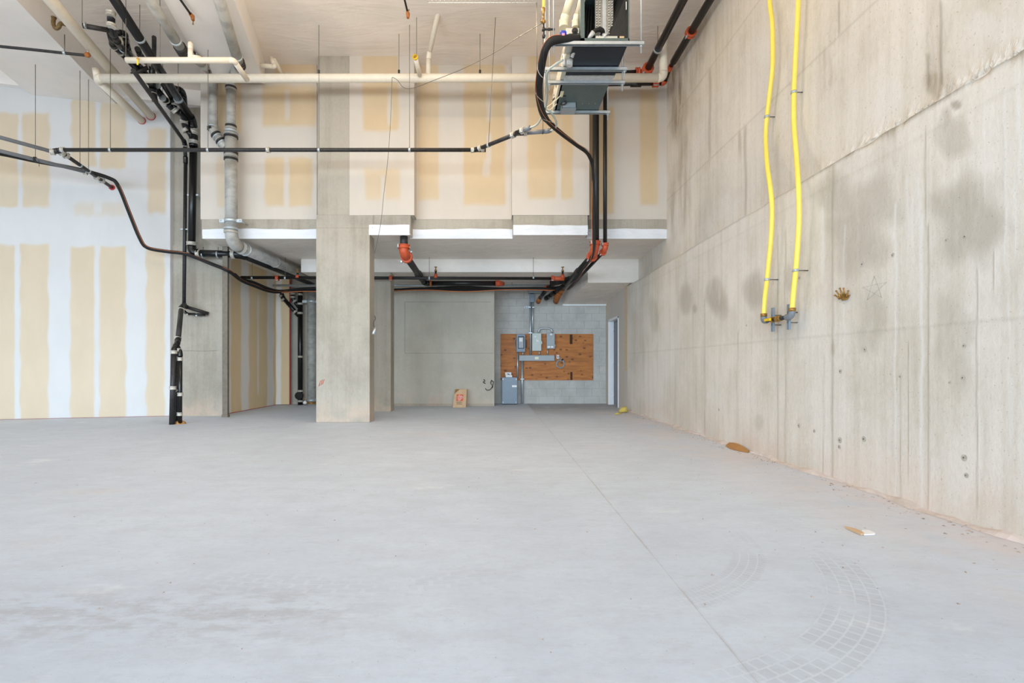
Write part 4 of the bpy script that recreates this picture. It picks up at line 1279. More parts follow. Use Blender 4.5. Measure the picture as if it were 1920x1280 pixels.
for y in (7.75,):
    band(t, (3.02, y, 6.1), (0, 1, 0), 0.08, 0.07, ORANGE, 'grooved_coupling', lug=True)
band(t, (2.85, 8.9, 5.96), (1, 0, 0), 0.062, 0.1, ORANGE, 'grooved_coupling', lug=True)
MB().tube([(2.42, 8.92, 5.96), (2.60, 8.92, 5.96)], 0.05, 12).build('wide_pipe', STEELB, t)
e0 = [V((x2, YR, ze2 + 0.09)), V((x2, YR, ze2 + 0.03)), V((x2 - 0.01, YR + 0.03, ze2 - 0.0)), V((x2 - 0.015, YR + 0.1, ze2 - 0.02))]
MB().tube(spl(e0, 5), r3 * 1.45, 12).build('orange_elbow', ORANGE, t)
band(t, e0[0], (0, 0, 1), r3 * 1.75, 0.05, ORANGE, 'grooved_coupling', lug=True)
band(t, e0[-1], (0, 1, 0), r3 * 1.75, 0.05, ORANGE, 'grooved_coupling', lug=True)
MB().tube([e0[-1], (1.92, 13.1, 2.96)], r3, 12).build('pipe', STEELB, t)
# loose ends where everything meets
t = thing('drain_pipe', P(1012, 562, 12.9), 'short black pipe stub with a red coupling pointing at the block wall', 'pipe')
pipe_run(t, [P(1050, 524, 11.6), P(1026, 541, 12.3), P(1012, 560, 12.9)], 0.05, STEELB, fr=1.3)
band(t, P(1026, 540, 12.28), (-0.4, 0.6, -0.3), 0.064, 0.08, ORANGE, 'grooved_coupling', lug=True)
MB().tube([P(1013, 558, 12.85), P(1009, 566, 13.1)], 0.06, 12).build('end_cap', RUST, t)
t = thing('drain_pipe', P(1030, 555, 12.8), 'black capped pipe end lying between the conduit and the riser', 'pipe')
pipe_run(t, [P(1056, 536, 12.4), P(1038, 549, 12.8), P(1026, 558, 13.15)], 0.055, BLACK, fr=1.3)
MB().tube([P(1027, 557, 13.1), P(1024, 559, 13.25)], 0.065, 12).build('end_cap', BLACKW, t)
MB().tube(spl([P(1034, 531, 12.0), P(1045, 528, 11.9), P(1062, 524, 11.8), P(1072, 520, 11.6)], 6), 0.075, 12).build('taped_sleeve', RUBBER, t)

# ------------------------------------------------------------------ ceiling stubs on the left
t = thing('sprinkler_drop', P(361, 36, 7.3), 'dark sprinkler stub with a rusty orange head beside the grey pipes', 'sprinkler')
a, b = P(330, -12, 6.9), P(357, 26, 7.25)
pipe_run(t, [a, b], 0.016, STEELB)
MB().tube([b, P(361, 31, 7.3), P(362, 38, 7.3)], [0.026, 0.03, 0.022], 10).build('red_elbow', RUST, t)
MB().tube([P(362, 38, 7.3), P(362, 44, 7.3), P(362, 45.5, 7.3)], [0.008, 0.006, 0.014], 8).build('sprinkler_head', BRASS, t)
t = thing('sprinkler_drop', P(764, 25, 7.2), 'dark sprinkler stub with a rusty head over the middle of the room', 'sprinkler')
a, b = P(754, -20, 6.9), P(764, 22, 7.2)
pipe_run(t, [a, b], 0.014, STEELB)
MB().tube([b, P(765, 26, 7.2), P(765, 34, 7.2)], [0.02, 0.028, 0.02], 10).build('red_elbow', RUST, t)
MB().tube([P(765, 22, 7.2), P(767, 18, 7.2)], 0.008, 8).build('sprinkler_head', BRASS, t)
t = thing('sprinkler_branch', P(165, 102, 7.8), 'thin rusty pipe with an orange end below the left ceiling beam', 'pipe')
zq = 5.9
MB().tube(spl([P(-420, 40, 7.4), P(-60, 80, 7.7), P(0, 87, 7.75), P(60, 93, 7.78), P(120, 99.5, 7.8), P(163, 104, 7.82)], 5), 0.022, 8).build('pipe', BLACKW, t)
MB().tube([P(160, 103, 7.82), P(164, 103, 7.82), P(168, 102, 7.82)], [0.03, 0.042, 0.03], 10).build('orange_cap', RUST, t)
MB().tube([P(164, 100, 7.82), P(165, 95, 7.82)], 0.016, 8).build('plug', BANDW, t)
q = P(121, 99, 7.8)
MB().tube([q, (q.x, q.y, ZB)], 0.007, 6).build('hanger_rod', ROD, t)
MB().tube([q - V((0.02, 0, 0)), q + V((0.02, 0, 0))], 0.028, 10).build('hanger_ring', ZINC, t)
t = thing('drain_trap', P(106, 50, 7.4), 'brown copper trap hanging from the underside of the left beam', 'trap')
MB().tube(spl([P(101, 32, 7.4), P(100, 44, 7.4), P(104, 53, 7.4), P(110, 51, 7.4), P(113, 45, 7.4), P(118, 44.5, 7.42), P(126, 47, 7.45)], 6), 0.027, 12).build('pipe', OLDCU, t)
MB().tube([P(101, 34, 7.4), P(101, 32, 7.4)], 0.034, 10).build('rim', OLDCU, t)
MB().tube([P(125, 46.7, 7.45), P(132, 49, 7.5)], 0.024, 10).build('tail', RUST, t)

# ------------------------------------------------------------------ strip light with a wire guard
t = thing('strip_light', P(905, 0, 6.8), 'lit strip light behind a white wire guard at the ceiling', 'light')
zf = 1 + (CY - 5) * 7.0 / F
xa, xb = P(802, 5, 7.0).x, P(1006, 5, 7.0).x
y0, y1 = 6.62, 7.0
MB().box((xa + 0.02, y0 + 0.04, zf + 0.14), (xb - 0.02, y1 - 0.04, zf + 0.2), 0.01).build('housing', WHITE, t)
for y in (y0 + 0.12, y1 - 0.12):
    MB().tube([(xa + 0.05, y, zf + 0.10), (xb - 0.05, y, zf + 0.10)], 0.016, 10).build('tube', TUBE, t)
g = MB()
for k in range(27):
    x = xa + (xb - xa) * k / 26
    g.tube([(x, y0, zf + 0.14), (x, y0, zf), (x, y1, zf), (x, y1, zf + 0.14)], 0.004, 5)
for k in range(6):
    y = y0 + (y1 - y0) * k / 5
    g.tube([(xa, y, zf), (xb, y, zf)], 0.004, 5)
g.build('wire_guard', WHITE, t)
for x, y in ((xa + 0.1, y0 + 0.19), (xb - 0.1, y0 + 0.19)):
    MB().tube([(x, y, zf + 0.2), (x, y, ZC)], 0.006, 6).build('hanger_rod', ROD, t)
ar = bpy.data.lights.new('strip_light_lamp', 'AREA')
ar.shape, ar.size, ar.size_y, ar.energy, ar.color = 'RECTANGLE', 1.4, 0.2, 50, WARM
ao = bpy.data.objects.new('strip_light_lamp', ar)
COL.objects.link(ao)
ao.parent = t
ao.location = V(((xa + xb) / 2, (y0 + y1) / 2, zf - 0.02)) - t.location
MB().tube([P(1006, 4, 7.0), P(1007, 130, 7.0)], 0.005, 5).build('guide_wire', ROD, t)

# ------------------------------------------------------------------ suspended furnace and cooling coil
ZF = 4.65
t = thing('furnace', (1.2, 6.4, ZF), 'suspended grey furnace with its open coil case facing the room', 'furnace')
xl, xr = 0.85, 1.53
# coil case: an open box
cx0, cx1, cz0, cz1, cy0, cy1 = 0.985, 1.535, ZF + 0.02, ZF + 0.62, 5.72, 6.45
MB().box((cx0, cy0, cz0), (cx0 + 0.045, cy1, cz1)).build('case_side', TEAL, t)
MB().box((cx1 - 0.012, cy0, cz0), (cx1, cy1, cz1)).build('case_side', TEAL, t)
MB().box((cx0, cy0, cz0), (cx1, cy1, cz0 + 0.03)).build('case_floor', TEAL, t)
MB().box((cx0, cy0, cz1 - 0.02), (cx1, cy1, cz1)).build('case_top', TEAL, t)
MB().box((cx0 + 0.045, cy0 + 0.3, cz0 + 0.03), (cx1 - 0.012, cy0 + 0.33, cz1 - 0.02)).build('case_liner', LINER, t)
MB().prism([(cx1 - 0.24, cy0 + 0.05, cz0 + 0.03), (cx1 - 0.013, cy0 + 0.02, cz0 + 0.03), (cx1 - 0.013, cy0 + 0.02, cz1 - 0.02), (cx1 - 0.24, cy0 + 0.28, cz1 - 0.02)], (0, 0.012, 0)).build('side_liner', LINER, t)
fx0, fx1, fy = 1.165, 1.375, cy0 + 0.08
fp = MB().box((fx0, fy, cz0 + 0.07), (fx1, fy + 0.02, cz1 - 0.04), 0.003).build('coil_end_plate', EMBOSS, t)
g = MB()
for i in range(6):
    if i in (2, 3):
        continue
    for j in range(16):
        c = V((fx0 + 0.018 + i * 0.035, fy - 0.002, cz0 + 0.10 + j * 0.030))
        g.tube([c + V((-0.005, 0, -0.010)), c + V((0, -0.008, 0)), c + V((0.005, 0, 0.010))], [0.004, 0.009, 0.004], 6)
o = sub(g, 'tube_bend', SILVER, fp)
o['kind'] = 'stuff'
sub(MB().box((fx0 + 0.085, fy - 0.006, cz0 + 0.09), (fx0 + 0.125, fy, cz1 - 0.05), 0.002), 'centre_strip', ZINC, fp)
MB().box((fx0 - 0.005, cy0 + 0.012, cz0 + 0.032), (fx1 + 0.03, cy0 + 0.06, cz0 + 0.062), 0.003).build('drain_lip', CASE, t)
MB().box((cx1 - 0.105, cy0 + 0.012, cz0 + 0.04), (cx1 - 0.055, cy0 + 0.03, cz0 + 0.06)).build('label', KRAFT, t)
MB().box((cx1 - 0.035, cy0 + 0.01, cz0 + 0.36), (cx1 - 0.028, cy0 + 0.018, cz0 + 0.45)).build('label', PAPER, t)
MB().tube(spl([(1.09, cy0 + 0.05, cz0 + 0.07), (1.14, cy0 + 0.03, cz0 + 0.12), (1.20, cy0 + 0.03, cz0 + 0.15), (1.245, cy0 + 0.05, cz0 + 0.145), (1.25, cy0 + 0.08, cz0 + 0.12)], 6), 0.024, 10).build('suction_pipe', RUBBER, t)
MB().tube([(1.075, cy0 + 0.04, cz0 + 0.05), (1.10, cy0 + 0.04, cz0 + 0.075), (1.135, cy0 + 0.03, cz0 + 0.115)], [0.01, 0.024, 0.03], 10).build('plastic_sleeve', CLEAR, t)
MB().tube([(1.25, cy0 + 0.07, cz0 + 0.12), (1.265, cy0 + 0.04, cz0 + 0.08), (1.28, cy0 + 0.04, cz0 + 0.065)], [0.015, 0.028, 0.05], 10).build('plastic_sleeve', CLEAR, t)
for k in range(3):
    MB().tube([(1.055 + k * 0.035, cy0 + 0.2, cz0 + 0.05), (1.10 + k * 0.03, cy0 + 0.24, cz1 - 0.03)], 0.012, 8).build('refrigerant_line', RUBBER, t)
# bottoms, seen from below
MB().box((xl + 0.06, 5.80, ZF), (xr - 0.01, 6.36, ZF + 0.02)).build('coil_bottom', INK, t)
MB().box((xl + 0.045, 6.36, ZF - 0.012), (xr - 0.01, 6.52, ZF + 0.02), 0.004).build('wrapped_flange', CLEAR, t)
MB().box((xl + 0.02, 6.55, ZF), (xr - 0.03, 7.25, ZF + 0.24), 0.006).build('blower_case', TEAL, t)
MB().box((xl + 0.06, 6.45, ZF + 0.02), (xr - 0.01, 6.56, ZF + 0.24)).build('heat_case', CASE, t)
# left side, with knock-outs and controls
MB().box((xl, 5.95, ZF), (xl + 0.055, 7.25, ZF + 0.24), 0.006).build('side_panel', CASE, t)
MB().box((xl - 0.02, 5.78, ZF + 0.03), (xl + 0.13, 5.98, ZF + 0.205), 0.006).build('burner_box', CASE, t)
for y, z in ((5.76, ZF + 0.17),):
    MB().tube([(xl + 0.08, 5.772, z), (xl + 0.08, 5.782, z)], 0.036, 16).build('knockout', BANDB, t)
MB().tube([(xl - 0.003, 6.86, ZF + 0.16), (xl + 0.004, 6.86, ZF + 0.16)], 0.04, 16).build('knockout', BANDB, t)
MB().box((xl - 0.004, 6.02, ZF + 0.12), (xl + 0.002, 6.06, ZF + 0.17)).build('label', PAPER, t)
for y, z in ((6.15, 0.12), (6.4, 0.14), (6.75, 0.12), (7.05, 0.13)):
    MB().box((xl - 0.012, y, ZF + z), (xl + 0.002, y + 0.05, ZF + z + 0.07), 0.003).build('terminal_plate', BANDW, t)
for j in range(5):
    MB().tube([(xl - 0.008, 7.0 + 0.05 * j, ZF + 0.05 + 0.02 * j), (xl + 0.002, 7.0 + 0.05 * j, ZF + 0.05 + 0.02 * j)], 0.012, 8).build('switch_knob', BANDB, t)
# vents, trap and small parts
for px, r, sx in ((1057, 0.045, 19), (1079, 0.036, 20)):
    p0 = P(px, 50, 5.9)
    pipe_run(t, [p0, P(px + 1, 36, 5.9), P(px + sx + 2, -30, 5.75)], r, PVC, fr=1.3, er=1.06, name='vent_pipe')
    band(t, p0 + V((0, 0, 0.03)), (0, 0, 1), r * 1.12, 0.08, PVC, 'vent_socket')
MB().tube([P(1050, 69, 5.7), P(1053, 69, 5.7), P(1058, 69, 5.7), P(1061, 69, 5.7)], [0.054, 0.062, 0.062, 0.054], 14).build('blue_tape_roll', BLUE, t)
MB().box(P(1054, 62, 5.628), P(1058.5, 67, 5.634)).build('pink_label', PINK, t)
MB().tube([P(1064, 73, 5.72), P(1087, 74, 5.72)], 0.026, 10).build('line_stub', RUBBER, t)
MB().tube([P(1062, 67, 5.7), P(1088, 67, 5.72)], 0.006, 6).build('copper_line', COPPER, t)
MB().tube([P(1066, 64, 5.74), P(1086, 63, 5.74)], 0.005, 6).build('copper_line', BANDB, t)
MB().tube([P(1078, 60, 5.75), P(1080, 54, 5.75)], [0.022, 0.002], 8).build('rubber_boot', BANDB, t)
q = PZ(1068, 115, ZF - 0.0)
MB().tube([P(1068, 124, 6.05), P(1068, 107, 6.05)], [0.034, 0.045], 12).build('condensate_cup', CLEAR, t)
MB().tube([P(1057, 122, 6.05), P(1057, 116, 6.05), P(1057, 110, 6.05), P(1058, 102, 6.05)], [0.014, 0.018, 0.012, 0.018], 8).build('trap_tube', WHITE, t)
MB().tube([P(1078, 92, 5.9), P(1072, 108, 5.95)], 0.02, 8).build('drain_spout', CLEAR, t)
jb = MB()
ja, jb2 = PZ(1049, 212, ZF - 0.02), PZ(1082, 190, ZF - 0.02)
jb.box((ja.x, 7.02, ZF - 0.075), (ja.x + 0.2, 7.03, ZF))
jb.box((ja.x, 7.02, ZF - 0.075), (ja.x + 0.008, 7.2, ZF))
jb.box((ja.x + 0.192, 7.02, ZF - 0.075), (ja.x + 0.2, 7.2, ZF))
jb.box((ja.x, 7.02, ZF - 0.08), (ja.x + 0.2, 7.2, ZF - 0.07))
jb.build('junction_box', PANELG, t)
MB().tube(spl([(ja.x - 0.02, 7.03, ZF - 0.02), (ja.x + 0.02, 7.0, ZF - 0.04), (ja.x + 0.06, 6.99, ZF - 0.02), (ja.x + 0.03, 6.98, ZF)], 6), 0.008, 6).build('cable', BANDB, t)
q = PZ(1054, 170, ZF)
MB().box((q.x - 0.02, 6.72, ZF - 0.012), (q.x + 0.025, 6.86, ZF - 0.003), 0.003).build('tape_flap', PVC, t)
MB().tube(spl([(q.x, 6.8, ZF - 0.012), (q.x - 0.06, 6.9, ZF - 0.03), (q.x - 0.12, 7.0, ZF - 0.04), (q.x - 0.2, 7.15, ZF - 0.03)], 6), 0.008, 6).build('cable', PVC, t)
for k in range(4):
    c = (xl + 0.3 + k * 0.09, 7.05, ZF - 0.002)
    MB().tube([c, (c[0], c[1], ZF)], 0.006, 6).build('screw', ZINC, t)
MB().box((xl + 0.07, 6.84, ZF - 0.006), (xl + 0.13, 6.86, ZF)).build('knockout', BANDB, t)

# strut rails that carry it, each on its own pair of rods
rails = [(83, 1034, 1208, 'front strut rail under the open coil case', 0.03), (131, 1019, 1176, 'second strut rail from the front, under the furnace', 0.0),
         (156, 1027, 1172, 'third strut rail from the front, below the wrapped flange', 0.0), (212, 1018, 1144, 'rearmost strut rail, under the grey junction box', 0.0)]
for i, (py, pa_, pb_, lab, dz) in enumerate(rails):
    zr = ZF - 0.045
    Y = F * (zr - H) / (CY - py)
    a, b = P(pa_, py, Y), P(pb_, py, Y)
    r_ = thing('strut_rail', a, lab + ', hung on steel rods', 'rail', 'strut rails under the furnace')
    h = 0.041
    m = MB()
    m.box((a.x, Y, a.z - 0.0), (b.x, Y + 0.003, a.z + h))
    m.box((a.x, Y + 0.038, a.z), (b.x, Y + 0.041, a.z + h))
    m.box((a.x, Y, a.z + h - 0.003), (b.x, Y + 0.041, a.z + h))
    m.box((a.x, Y, a.z), (b.x, Y + 0.011, a.z + 0.003))
    m.box((a.x, Y + 0.030, a.z), (b.x, Y + 0.041, a.z + 0.003))
    m.build('channel', ZINC, r_)
    for x in (a.x + 0.025, b.x - 0.03):
        MB().tube([(x, Y + 0.02, a.z - 0.09), (x, Y + 0.02, ZC)], 0.0065, 6).build('hanger_rod', ZINC, r_)
        MB().tube([(x, Y + 0.02, a.z - 0.02), (x, Y + 0.02, a.z - 0.003)], 0.016, 6).build('nut', ZINC, r_)
        MB().box((x - 0.02, Y, a.z - 0.003), (x + 0.02, Y + 0.041, a.z)).build('washer', ZINC, r_)

# gas line to the furnace
t = thing('gas_pipe', P(1019, 20, 5.8), 'yellow gas line with brass valve and drip leg left of the furnace', 'pipe')
Yg = 5.85
MB().tube([P(1020, -60, Yg), P(1019, 16, Yg)], 0.017, 10).build('yellow_tube', YELLOW, t)
MB().tube([P(1019, 15, Yg), P(1019, 19, Yg), P(1019, 22, Yg), P(1019, 30, Yg)], [0.02, 0.02, 0.017, 0.012], 8).build('brass_fitting', BRASS, t)
MB().tube([P(1019, 30, Yg), P(1019, 36, Yg)], 0.012, 8).build('nipple', BRASS, t)
vv = MB().tube([P(1019, 36, Yg), P(1019, 39, Yg), P(1019, 42, Yg), P(1019, 45, Yg)], [0.013, 0.024, 0.024, 0.013], 8).build('shutoff_valve', BRASS, t)
sub(MB().tube([P(1019, 40, Yg), P(1014, 41, Yg - 0.03)], 0.010, 6), 'valve_stem', BRASS, vv)
sub(MB().box(P(1012.5, 42, Yg - 0.035), P(1013.6, 27, Yg - 0.03)), 'valve_lever', ROD, vv)
MB().tube([P(1019, 45, Yg), P(1019.5, 64, Yg), P(1019.5, 66, Yg), P(1019.5, 71, Yg)], [0.011, 0.012, 0.02, 0.016], 8).build('drip_leg', BLACKW, t)
MB().tube([P(1019, 52, Yg), P(1019, 58, Yg)], 0.019, 8).build('tee', BLACKW, t)
MB().tube([P(1020, 55, Yg), P(1026, 55, Yg), P(1030, 55, Yg), P(1033, 55, Yg), P(1040, 55, Yg)], [0.015, 0.011, 0.018, 0.012, 0.012], 8).build('union', BLACKW, t)
# drain hoses from the furnace
t = thing('drain_hose', P(1015, 230, 7.2), 'clear drain hose dropping from the furnace to the black pipe end', 'hose')
MB().tube(spl([P(1056, 112, 6.0), P(1040, 122, 6.0), P(1028, 133, 6.05), P(1025, 150, 6.2), P(1026, 180, 6.6), P(1022, 205, 6.9), P(1011, 228, 7.2), P(1003, 236, 7.32), P(994, 239, 7.4)], 7), 0.014, 8).build('tube', PANELL, t)
t = thing('drain_hose', P(1036, 225, 7.2), 'looped grey drain hose below the rearmost strut rail', 'hose')
MB().tube(spl([P(1026, 205, 6.9), P(1034, 212, 6.95), P(1042, 225, 7.1), P(1043, 236, 7.25), P(1038, 243, 7.4), P(1031, 245, 7.47)], 8), 0.014, 8).build('tube', PANELL, t)
MB().tube(spl([P(1019, 200, 6.9), P(1030, 206, 6.9), P(1038, 200, 6.9), P(1044, 195, 6.9)], 6), 0.006, 6).build('cable', PVC, t)
# refrigerant bundle
t = thing('refrigerant_hose', P(1010, 170, 6.2), 'taped black hose bundle hanging beside the furnace then following the riser', 'hose')
hp = [(1086, 73, 5.72), (1060, 73, 5.68), (1042, 75, 5.66), (1031, 80, 5.66), (1022, 94, 5.7), (1017, 115, 5.8), (1013, 140, 5.95), (1010, 160, 6.1), (1011, 185, 6.4), (1016, 208, 6.75), (1026, 226, 7.1), (1050, 248, 7.5), (1080, 271, 8.0),
      (1098, 284, 8.3), (1107, 296, 8.5), (1111, 312, 8.6), (1113, 360, 8.7), (1113, 420, 8.72), (1114, 455, 8.74), (1112, 472, 8.72), (1106, 488, 8.9), (1094, 503, 9.6), (1080, 521, 10.8), (1067, 531, 11.7), (1055, 538, 12.2)]
path = spl([P(*q) for q in hp], 6)
n = len(path)
MB().tube(path, [0.036 + (0.008 if i < 60 else 0) - 0.012 * min(1, max(0, (i - 60) / 30)) for i in range(n)], 10).build('hose', RUBBER, t)
for ph, mat, nm, rr_ in ((0.0, COPPER, 'copper_wire', 0.0045), (2.2, BANDB, 'control_wire', 0.004), (4.2, BANDW, 'tape_wrap', 0.005)):
    s0, s1 = (4, 120) if nm == 'tape_wrap' else (6, n)
    s0, s1 = (28, 66) if nm == 'tape_wrap' else (6, n)
    pts = []
    for i in range(s0, s1):
        a_ = ph + i * (0.55 if nm == 'tape_wrap' else 0.09)
        rad = (0.046 if i < 60 else 0.034)
        pts.append(path[i] + V((math.cos(a_) * rad, -abs(math.sin(a_)) * rad * 0.6, math.sin(a_) * rad)))
    MB().tube(pts, rr_, 5).build(nm, mat, t)
# loose signal wire
t = thing('signal_wire', P(770, 165, 7.8), 'thin loose wire sagging from the gas valve to the column head', 'wire')
MB().tube(spl([P(1017, 43, 5.83), P(985, 62, 6.1), P(965, 74, 6.3), P(930, 97, 6.7), P(870, 128, 7.2), P(810, 152, 7.7), P(775, 165, 7.95), P(757, 164, 8.05), P(746, 151, 8.1), P(736, 145, 8.15), P(735, 150, 8.3)], 6), 0.0045, 5).build('wire', ROD, t)
MB().tube(spl([P(735, 150, 8.3), P(732, 230, 8.5), P(727, 300, 8.6), P(720, 360, 8.7), P(715, 410, 8.8), P(709, 445, 8.9), P(702, 475, 9.05)], 6), 0.0045, 5).build('wire', ROD, t)
t = thing('cable_plug', P(702, 620, 9.0), 'small silver tube dangling from a wire on the column edge', 'cable')
MB().tube(spl([P(702, 592, 9.1), P(704, 597, 9.08), P(701, 603, 9.08), P(701, 610, 9.06), P(703, 615, 9.05)], 6), 0.006, 6).build('wire', BANDB, t)
MB().tube([P(704.5, 614, 9.05), P(699.5, 627, 9.0)], 0.026, 12).build('silver_sleeve', ZINC, t)

# ------------------------------------------------------------------ yellow gas hoses on the concrete wall
def hx(py):
    return 3.08 - 0.20 * float(sst(240, 352, py))


def gas_hose(pts, label):
    t = thing('gas_hose', PX(*pts[-1], 2.88), label, 'hose', 'yellow gas hoses on the concrete wall')
    MB().tube(spl([PX(x, y, hx(y)) for x, y in pts], 7), 0.0235, 12).build('jacket', YELLOW, t)
    return t


gl = [(1444, -60), (1443, 0), (1447.5, 40), (1449, 85), (1448, 130), (1443, 175), (1438, 218), (1435.5, 255), (1438, 305), (1444, 350), (1447.5, 390), (1446, 440), (1442, 485), (1438, 525), (1434, 560), (1432, 592)]
gr = [(1498, -60), (1497, 0), (1494, 60), (1491, 120), (1488.5, 175), (1488.5, 230), (1493, 290), (1497, 350), (1498, 410), (1495.5, 460), (1492, 505), (1488, 545), (1485, 582)]
ta = gas_hose(gl, 'yellow gas hose that ends lower and nearer the furnace')
tb = gas_hose(gr, 'yellow gas hose that ends higher and nearer the brass crown')
for t, px, py, xw in ((ta, 1438, 219, XU), (ta, 1438, 524, XR), (tb, 1488.5, 173, XU), (tb, 1491.5, 507, XR)):
    q = PX(px, py, hx(py))
    MB().tube([q - V((0, 0, 0.012)), q + V((0, 0, 0.012))], 0.03, 12).build('strap_clip', ZINC, t)
    MB().tube([q + V((0.02, 0, 0)), (xw + 0.01, q.y, q.z)], 0.006, 6).build('standoff', ROD, t)
t = thing('gas_valve', PX(1455, 600, 2.88), 'gas valve loop with yellow handle joining the two gas hoses', 'valve')
a, b = PX(1432, 593, 2.88), PX(1485, 583, 2.88)
zl = PX(1432, 600, 2.88).z
zm = zl - 0.01
MB().tube([(2.88, a.y, a.z + 0.03), (2.88, a.y, a.z - 0.005)], 0.034, 8).build('brass_nut', BRASS, t)
MB().tube([(2.88, b.y, b.z + 0.03), (2.88, b.y, b.z - 0.005)], 0.034, 8).build('brass_nut', BRASS, t)
MB().tube(spl([(2.88, a.y, a.z - 0.0), (2.88, a.y, zm + 0.03), (2.88, a.y - 0.01, zm + 0.008), (2.88, a.y - 0.03, zm), (2.88, a.y - 0.06, zm)], 5), 0.031, 12).build('elbow', GREYP, t)
MB().tube(spl([(2.88, b.y, b.z - 0.0), (2.88, b.y, zm + 0.04), (2.88, b.y + 0.015, zm + 0.012), (2.88, b.y + 0.05, zm), (2.88, b.y + 0.09, zm)], 5), 0.031, 12).build('elbow', GREYP, t)
MB().tube([(2.88, a.y - 0.05, zm), (2.88, b.y + 0.07, zm)], 0.021, 10).build('nipple', BLACKW, t)
for k, r in ((0.33, 0.03), (0.52, 0.032), (0.6, 0.028)):
    y = a.y + (b.y - a.y) * k
    MB().tube([(2.88, y + 0.02, zm), (2.88, y - 0.02, zm)], r, 8).build('union', BRASS, t)
y = a.y + (b.y - a.y) * 0.28
MB().box((2.83, y - 0.06, zm - 0.014), (2.85, y + 0.05, zm + 0.014), 0.005).build('valve_handle', YELTAG, t)
for k in (0.22, 0.78):
    y = a.y + (b.y - a.y) * k
    for s_ in (-1, 1):
        MB().tube([(2.9, y, zm + s_ * 0.05), (XR + 0.01, y, zm + s_ * 0.05)], 0.006, 6).build('standoff', ROD, t)
    MB().box((2.905, y - 0.02, zm - 0.12), (2.925, y + 0.02, zm + 0.13), 0.003).build('strut_strip', PANELD, t)

# brass crown on the concrete wall
t = thing('crown_ornament', PX(1585, 560, XR), 'small brass five pointed crown fixed to the concrete wall', 'ornament')
c = PX(1585, 561, XR)
m = MB()
n = 9
bowl_t = [c + V((-0.004 - 0.03 * math.sin(math.pi * k / (n - 1)), 0.066 * (1 - 2 * k / (n - 1)), 0.030)) for k in range(n)]
bowl_b = [c + V((-0.004 - 0.02 * math.sin(math.pi * k / (n - 1)), 0.036 * (1 - 2 * k / (n - 1)), -0.004 - 0.006 * math.sin(math.pi * k / (n - 1)))) for k in range(n)]
m.add(bowl_t + bowl_b + [p + V((0.006, 0, 0)) for p in bowl_t] + [p + V((0.006, 0, 0)) for p in bowl_b],
      [(i, i + 1, n + i + 1, n + i) for i in range(n - 1)] + [(2 * n + i, 3 * n + i, 3 * n + i + 1, 2 * n + i + 1) for i in range(n - 1)] + [(i, 2 * n + i, 2 * n + i + 1, i + 1) for i in range(n - 1)])
m.build('bowl', BRASS, t)
for k, (dy, dz) in enumerate(((0.098, 0.048), (0.055, 0.078), (0.002, 0.094), (-0.048, 0.086), (-0.085, 0.060))):
    b0 = c + V((-0.02, 0.040 - 0.02 * k, 0.016))
    tip = c + V((-0.045 if 0 < k < 4 else -0.03, dy * 0.9, dz))
    pr = MB().tube([b0, lerp(b0, tip, 0.5), tip], [0.014, 0.007, 0.004], 7).build('prong', BRASS, t)
    sub(MB().tube([tip + V((0, 0, -0.008)), tip, tip + V((0, 0, 0.008))], [0.003, 0.0095, 0.003], 8), 'bead', BRASS, pr)

# ------------------------------------------------------------------ electrical service on the block wall
YW = YBK - 0.012
def bx_(px0, py0, px1, py1, y0, y1):
    p, q = P(px0, py0, YBK), P(px1, py1, YBK)
    return (p.x, y0, q.z), (q.x, y1, p.z)


t = thing('plywood_panel', P(1025, 670, YW), 'orange brown plywood backing sheet screwed to the block wall', 'panel')
MB().box(*bx_(938.5, 626, 1112, 712.5, YW - 0.02, YW), 0.003).build('sheet', PLY, t)
MB().box(*bx_(1068, 627, 1073, 645, YW - 0.0215, YW - 0.02)).build('dark_stain', plain('dark_stain', (70, 42, 20), 0.8), t)
MB().box(*bx_(1069, 697, 1073, 712, YW - 0.0215, YW - 0.02)).build('dark_stain', bpy.data.materials['dark_stain'], t)
YPF = YW - 0.02
t = thing('disconnect_switch', P(976, 643, YPF), 'grey disconnect box with a blue framed window and side lever', 'switch')
MB().box(*bx_(968, 627, 984, 660, YPF - 0.14, YPF), 0.006).build('box', PANELD, t)
MB().box(*bx_(970.5, 631, 982, 654, YPF - 0.155, YPF - 0.13), 0.012).build('window_frame', NAVY, t)
MB().box(*bx_(972, 633, 980.5, 652.5, YPF - 0.162, YPF - 0.15), 0.006).build('window_plate', PANELG, t)
MB().box(*bx_(973, 634, 979, 641, YPF - 0.164, YPF - 0.161)).build('printed_label', PAPER, t)
MB().box(*bx_(984, 640, 986.5, 652, YPF - 0.12, YPF - 0.06), 0.006).build('lever', BANDB, t)
MB().tube(spl([P(968, 632, YPF - 0.05), P(965, 640, YPF - 0.05), P(965.5, 650, YPF - 0.05), P(968, 655, YPF - 0.05)], 6), 0.006, 6).build('cable', PANELG, t)
t = thing('breaker_box', P(1005, 640, YPF), 'pale green grey breaker box in the middle of the plywood', 'switch')
MB().box(*bx_(997, 625, 1014, 658, YPF - 0.13, YPF), 0.006).build('box', PANELL, t)
MB().box(*bx_(998, 626, 1013, 657.5, YPF - 0.138, YPF - 0.128), 0.003).build('door', PANELL, t)
MB().box(*bx_(1013.5, 640, 1015.5, 645, YPF - 0.13, YPF - 0.09)).build('latch', PANELL, t)
MB().tube([P(1003.5, 631, YPF - 0.14), P(1003.5, 631, YPF - 0.146)], 0.02, 10).build('round_label', WHITE, t)
MB().prism([P(1005, 635, YPF - 0.1395), P(1011, 640, YPF - 0.1395), P(1006, 640.5, YPF - 0.1395)], (0, -0.002, 0)).build('paper_label', PAPER, t)
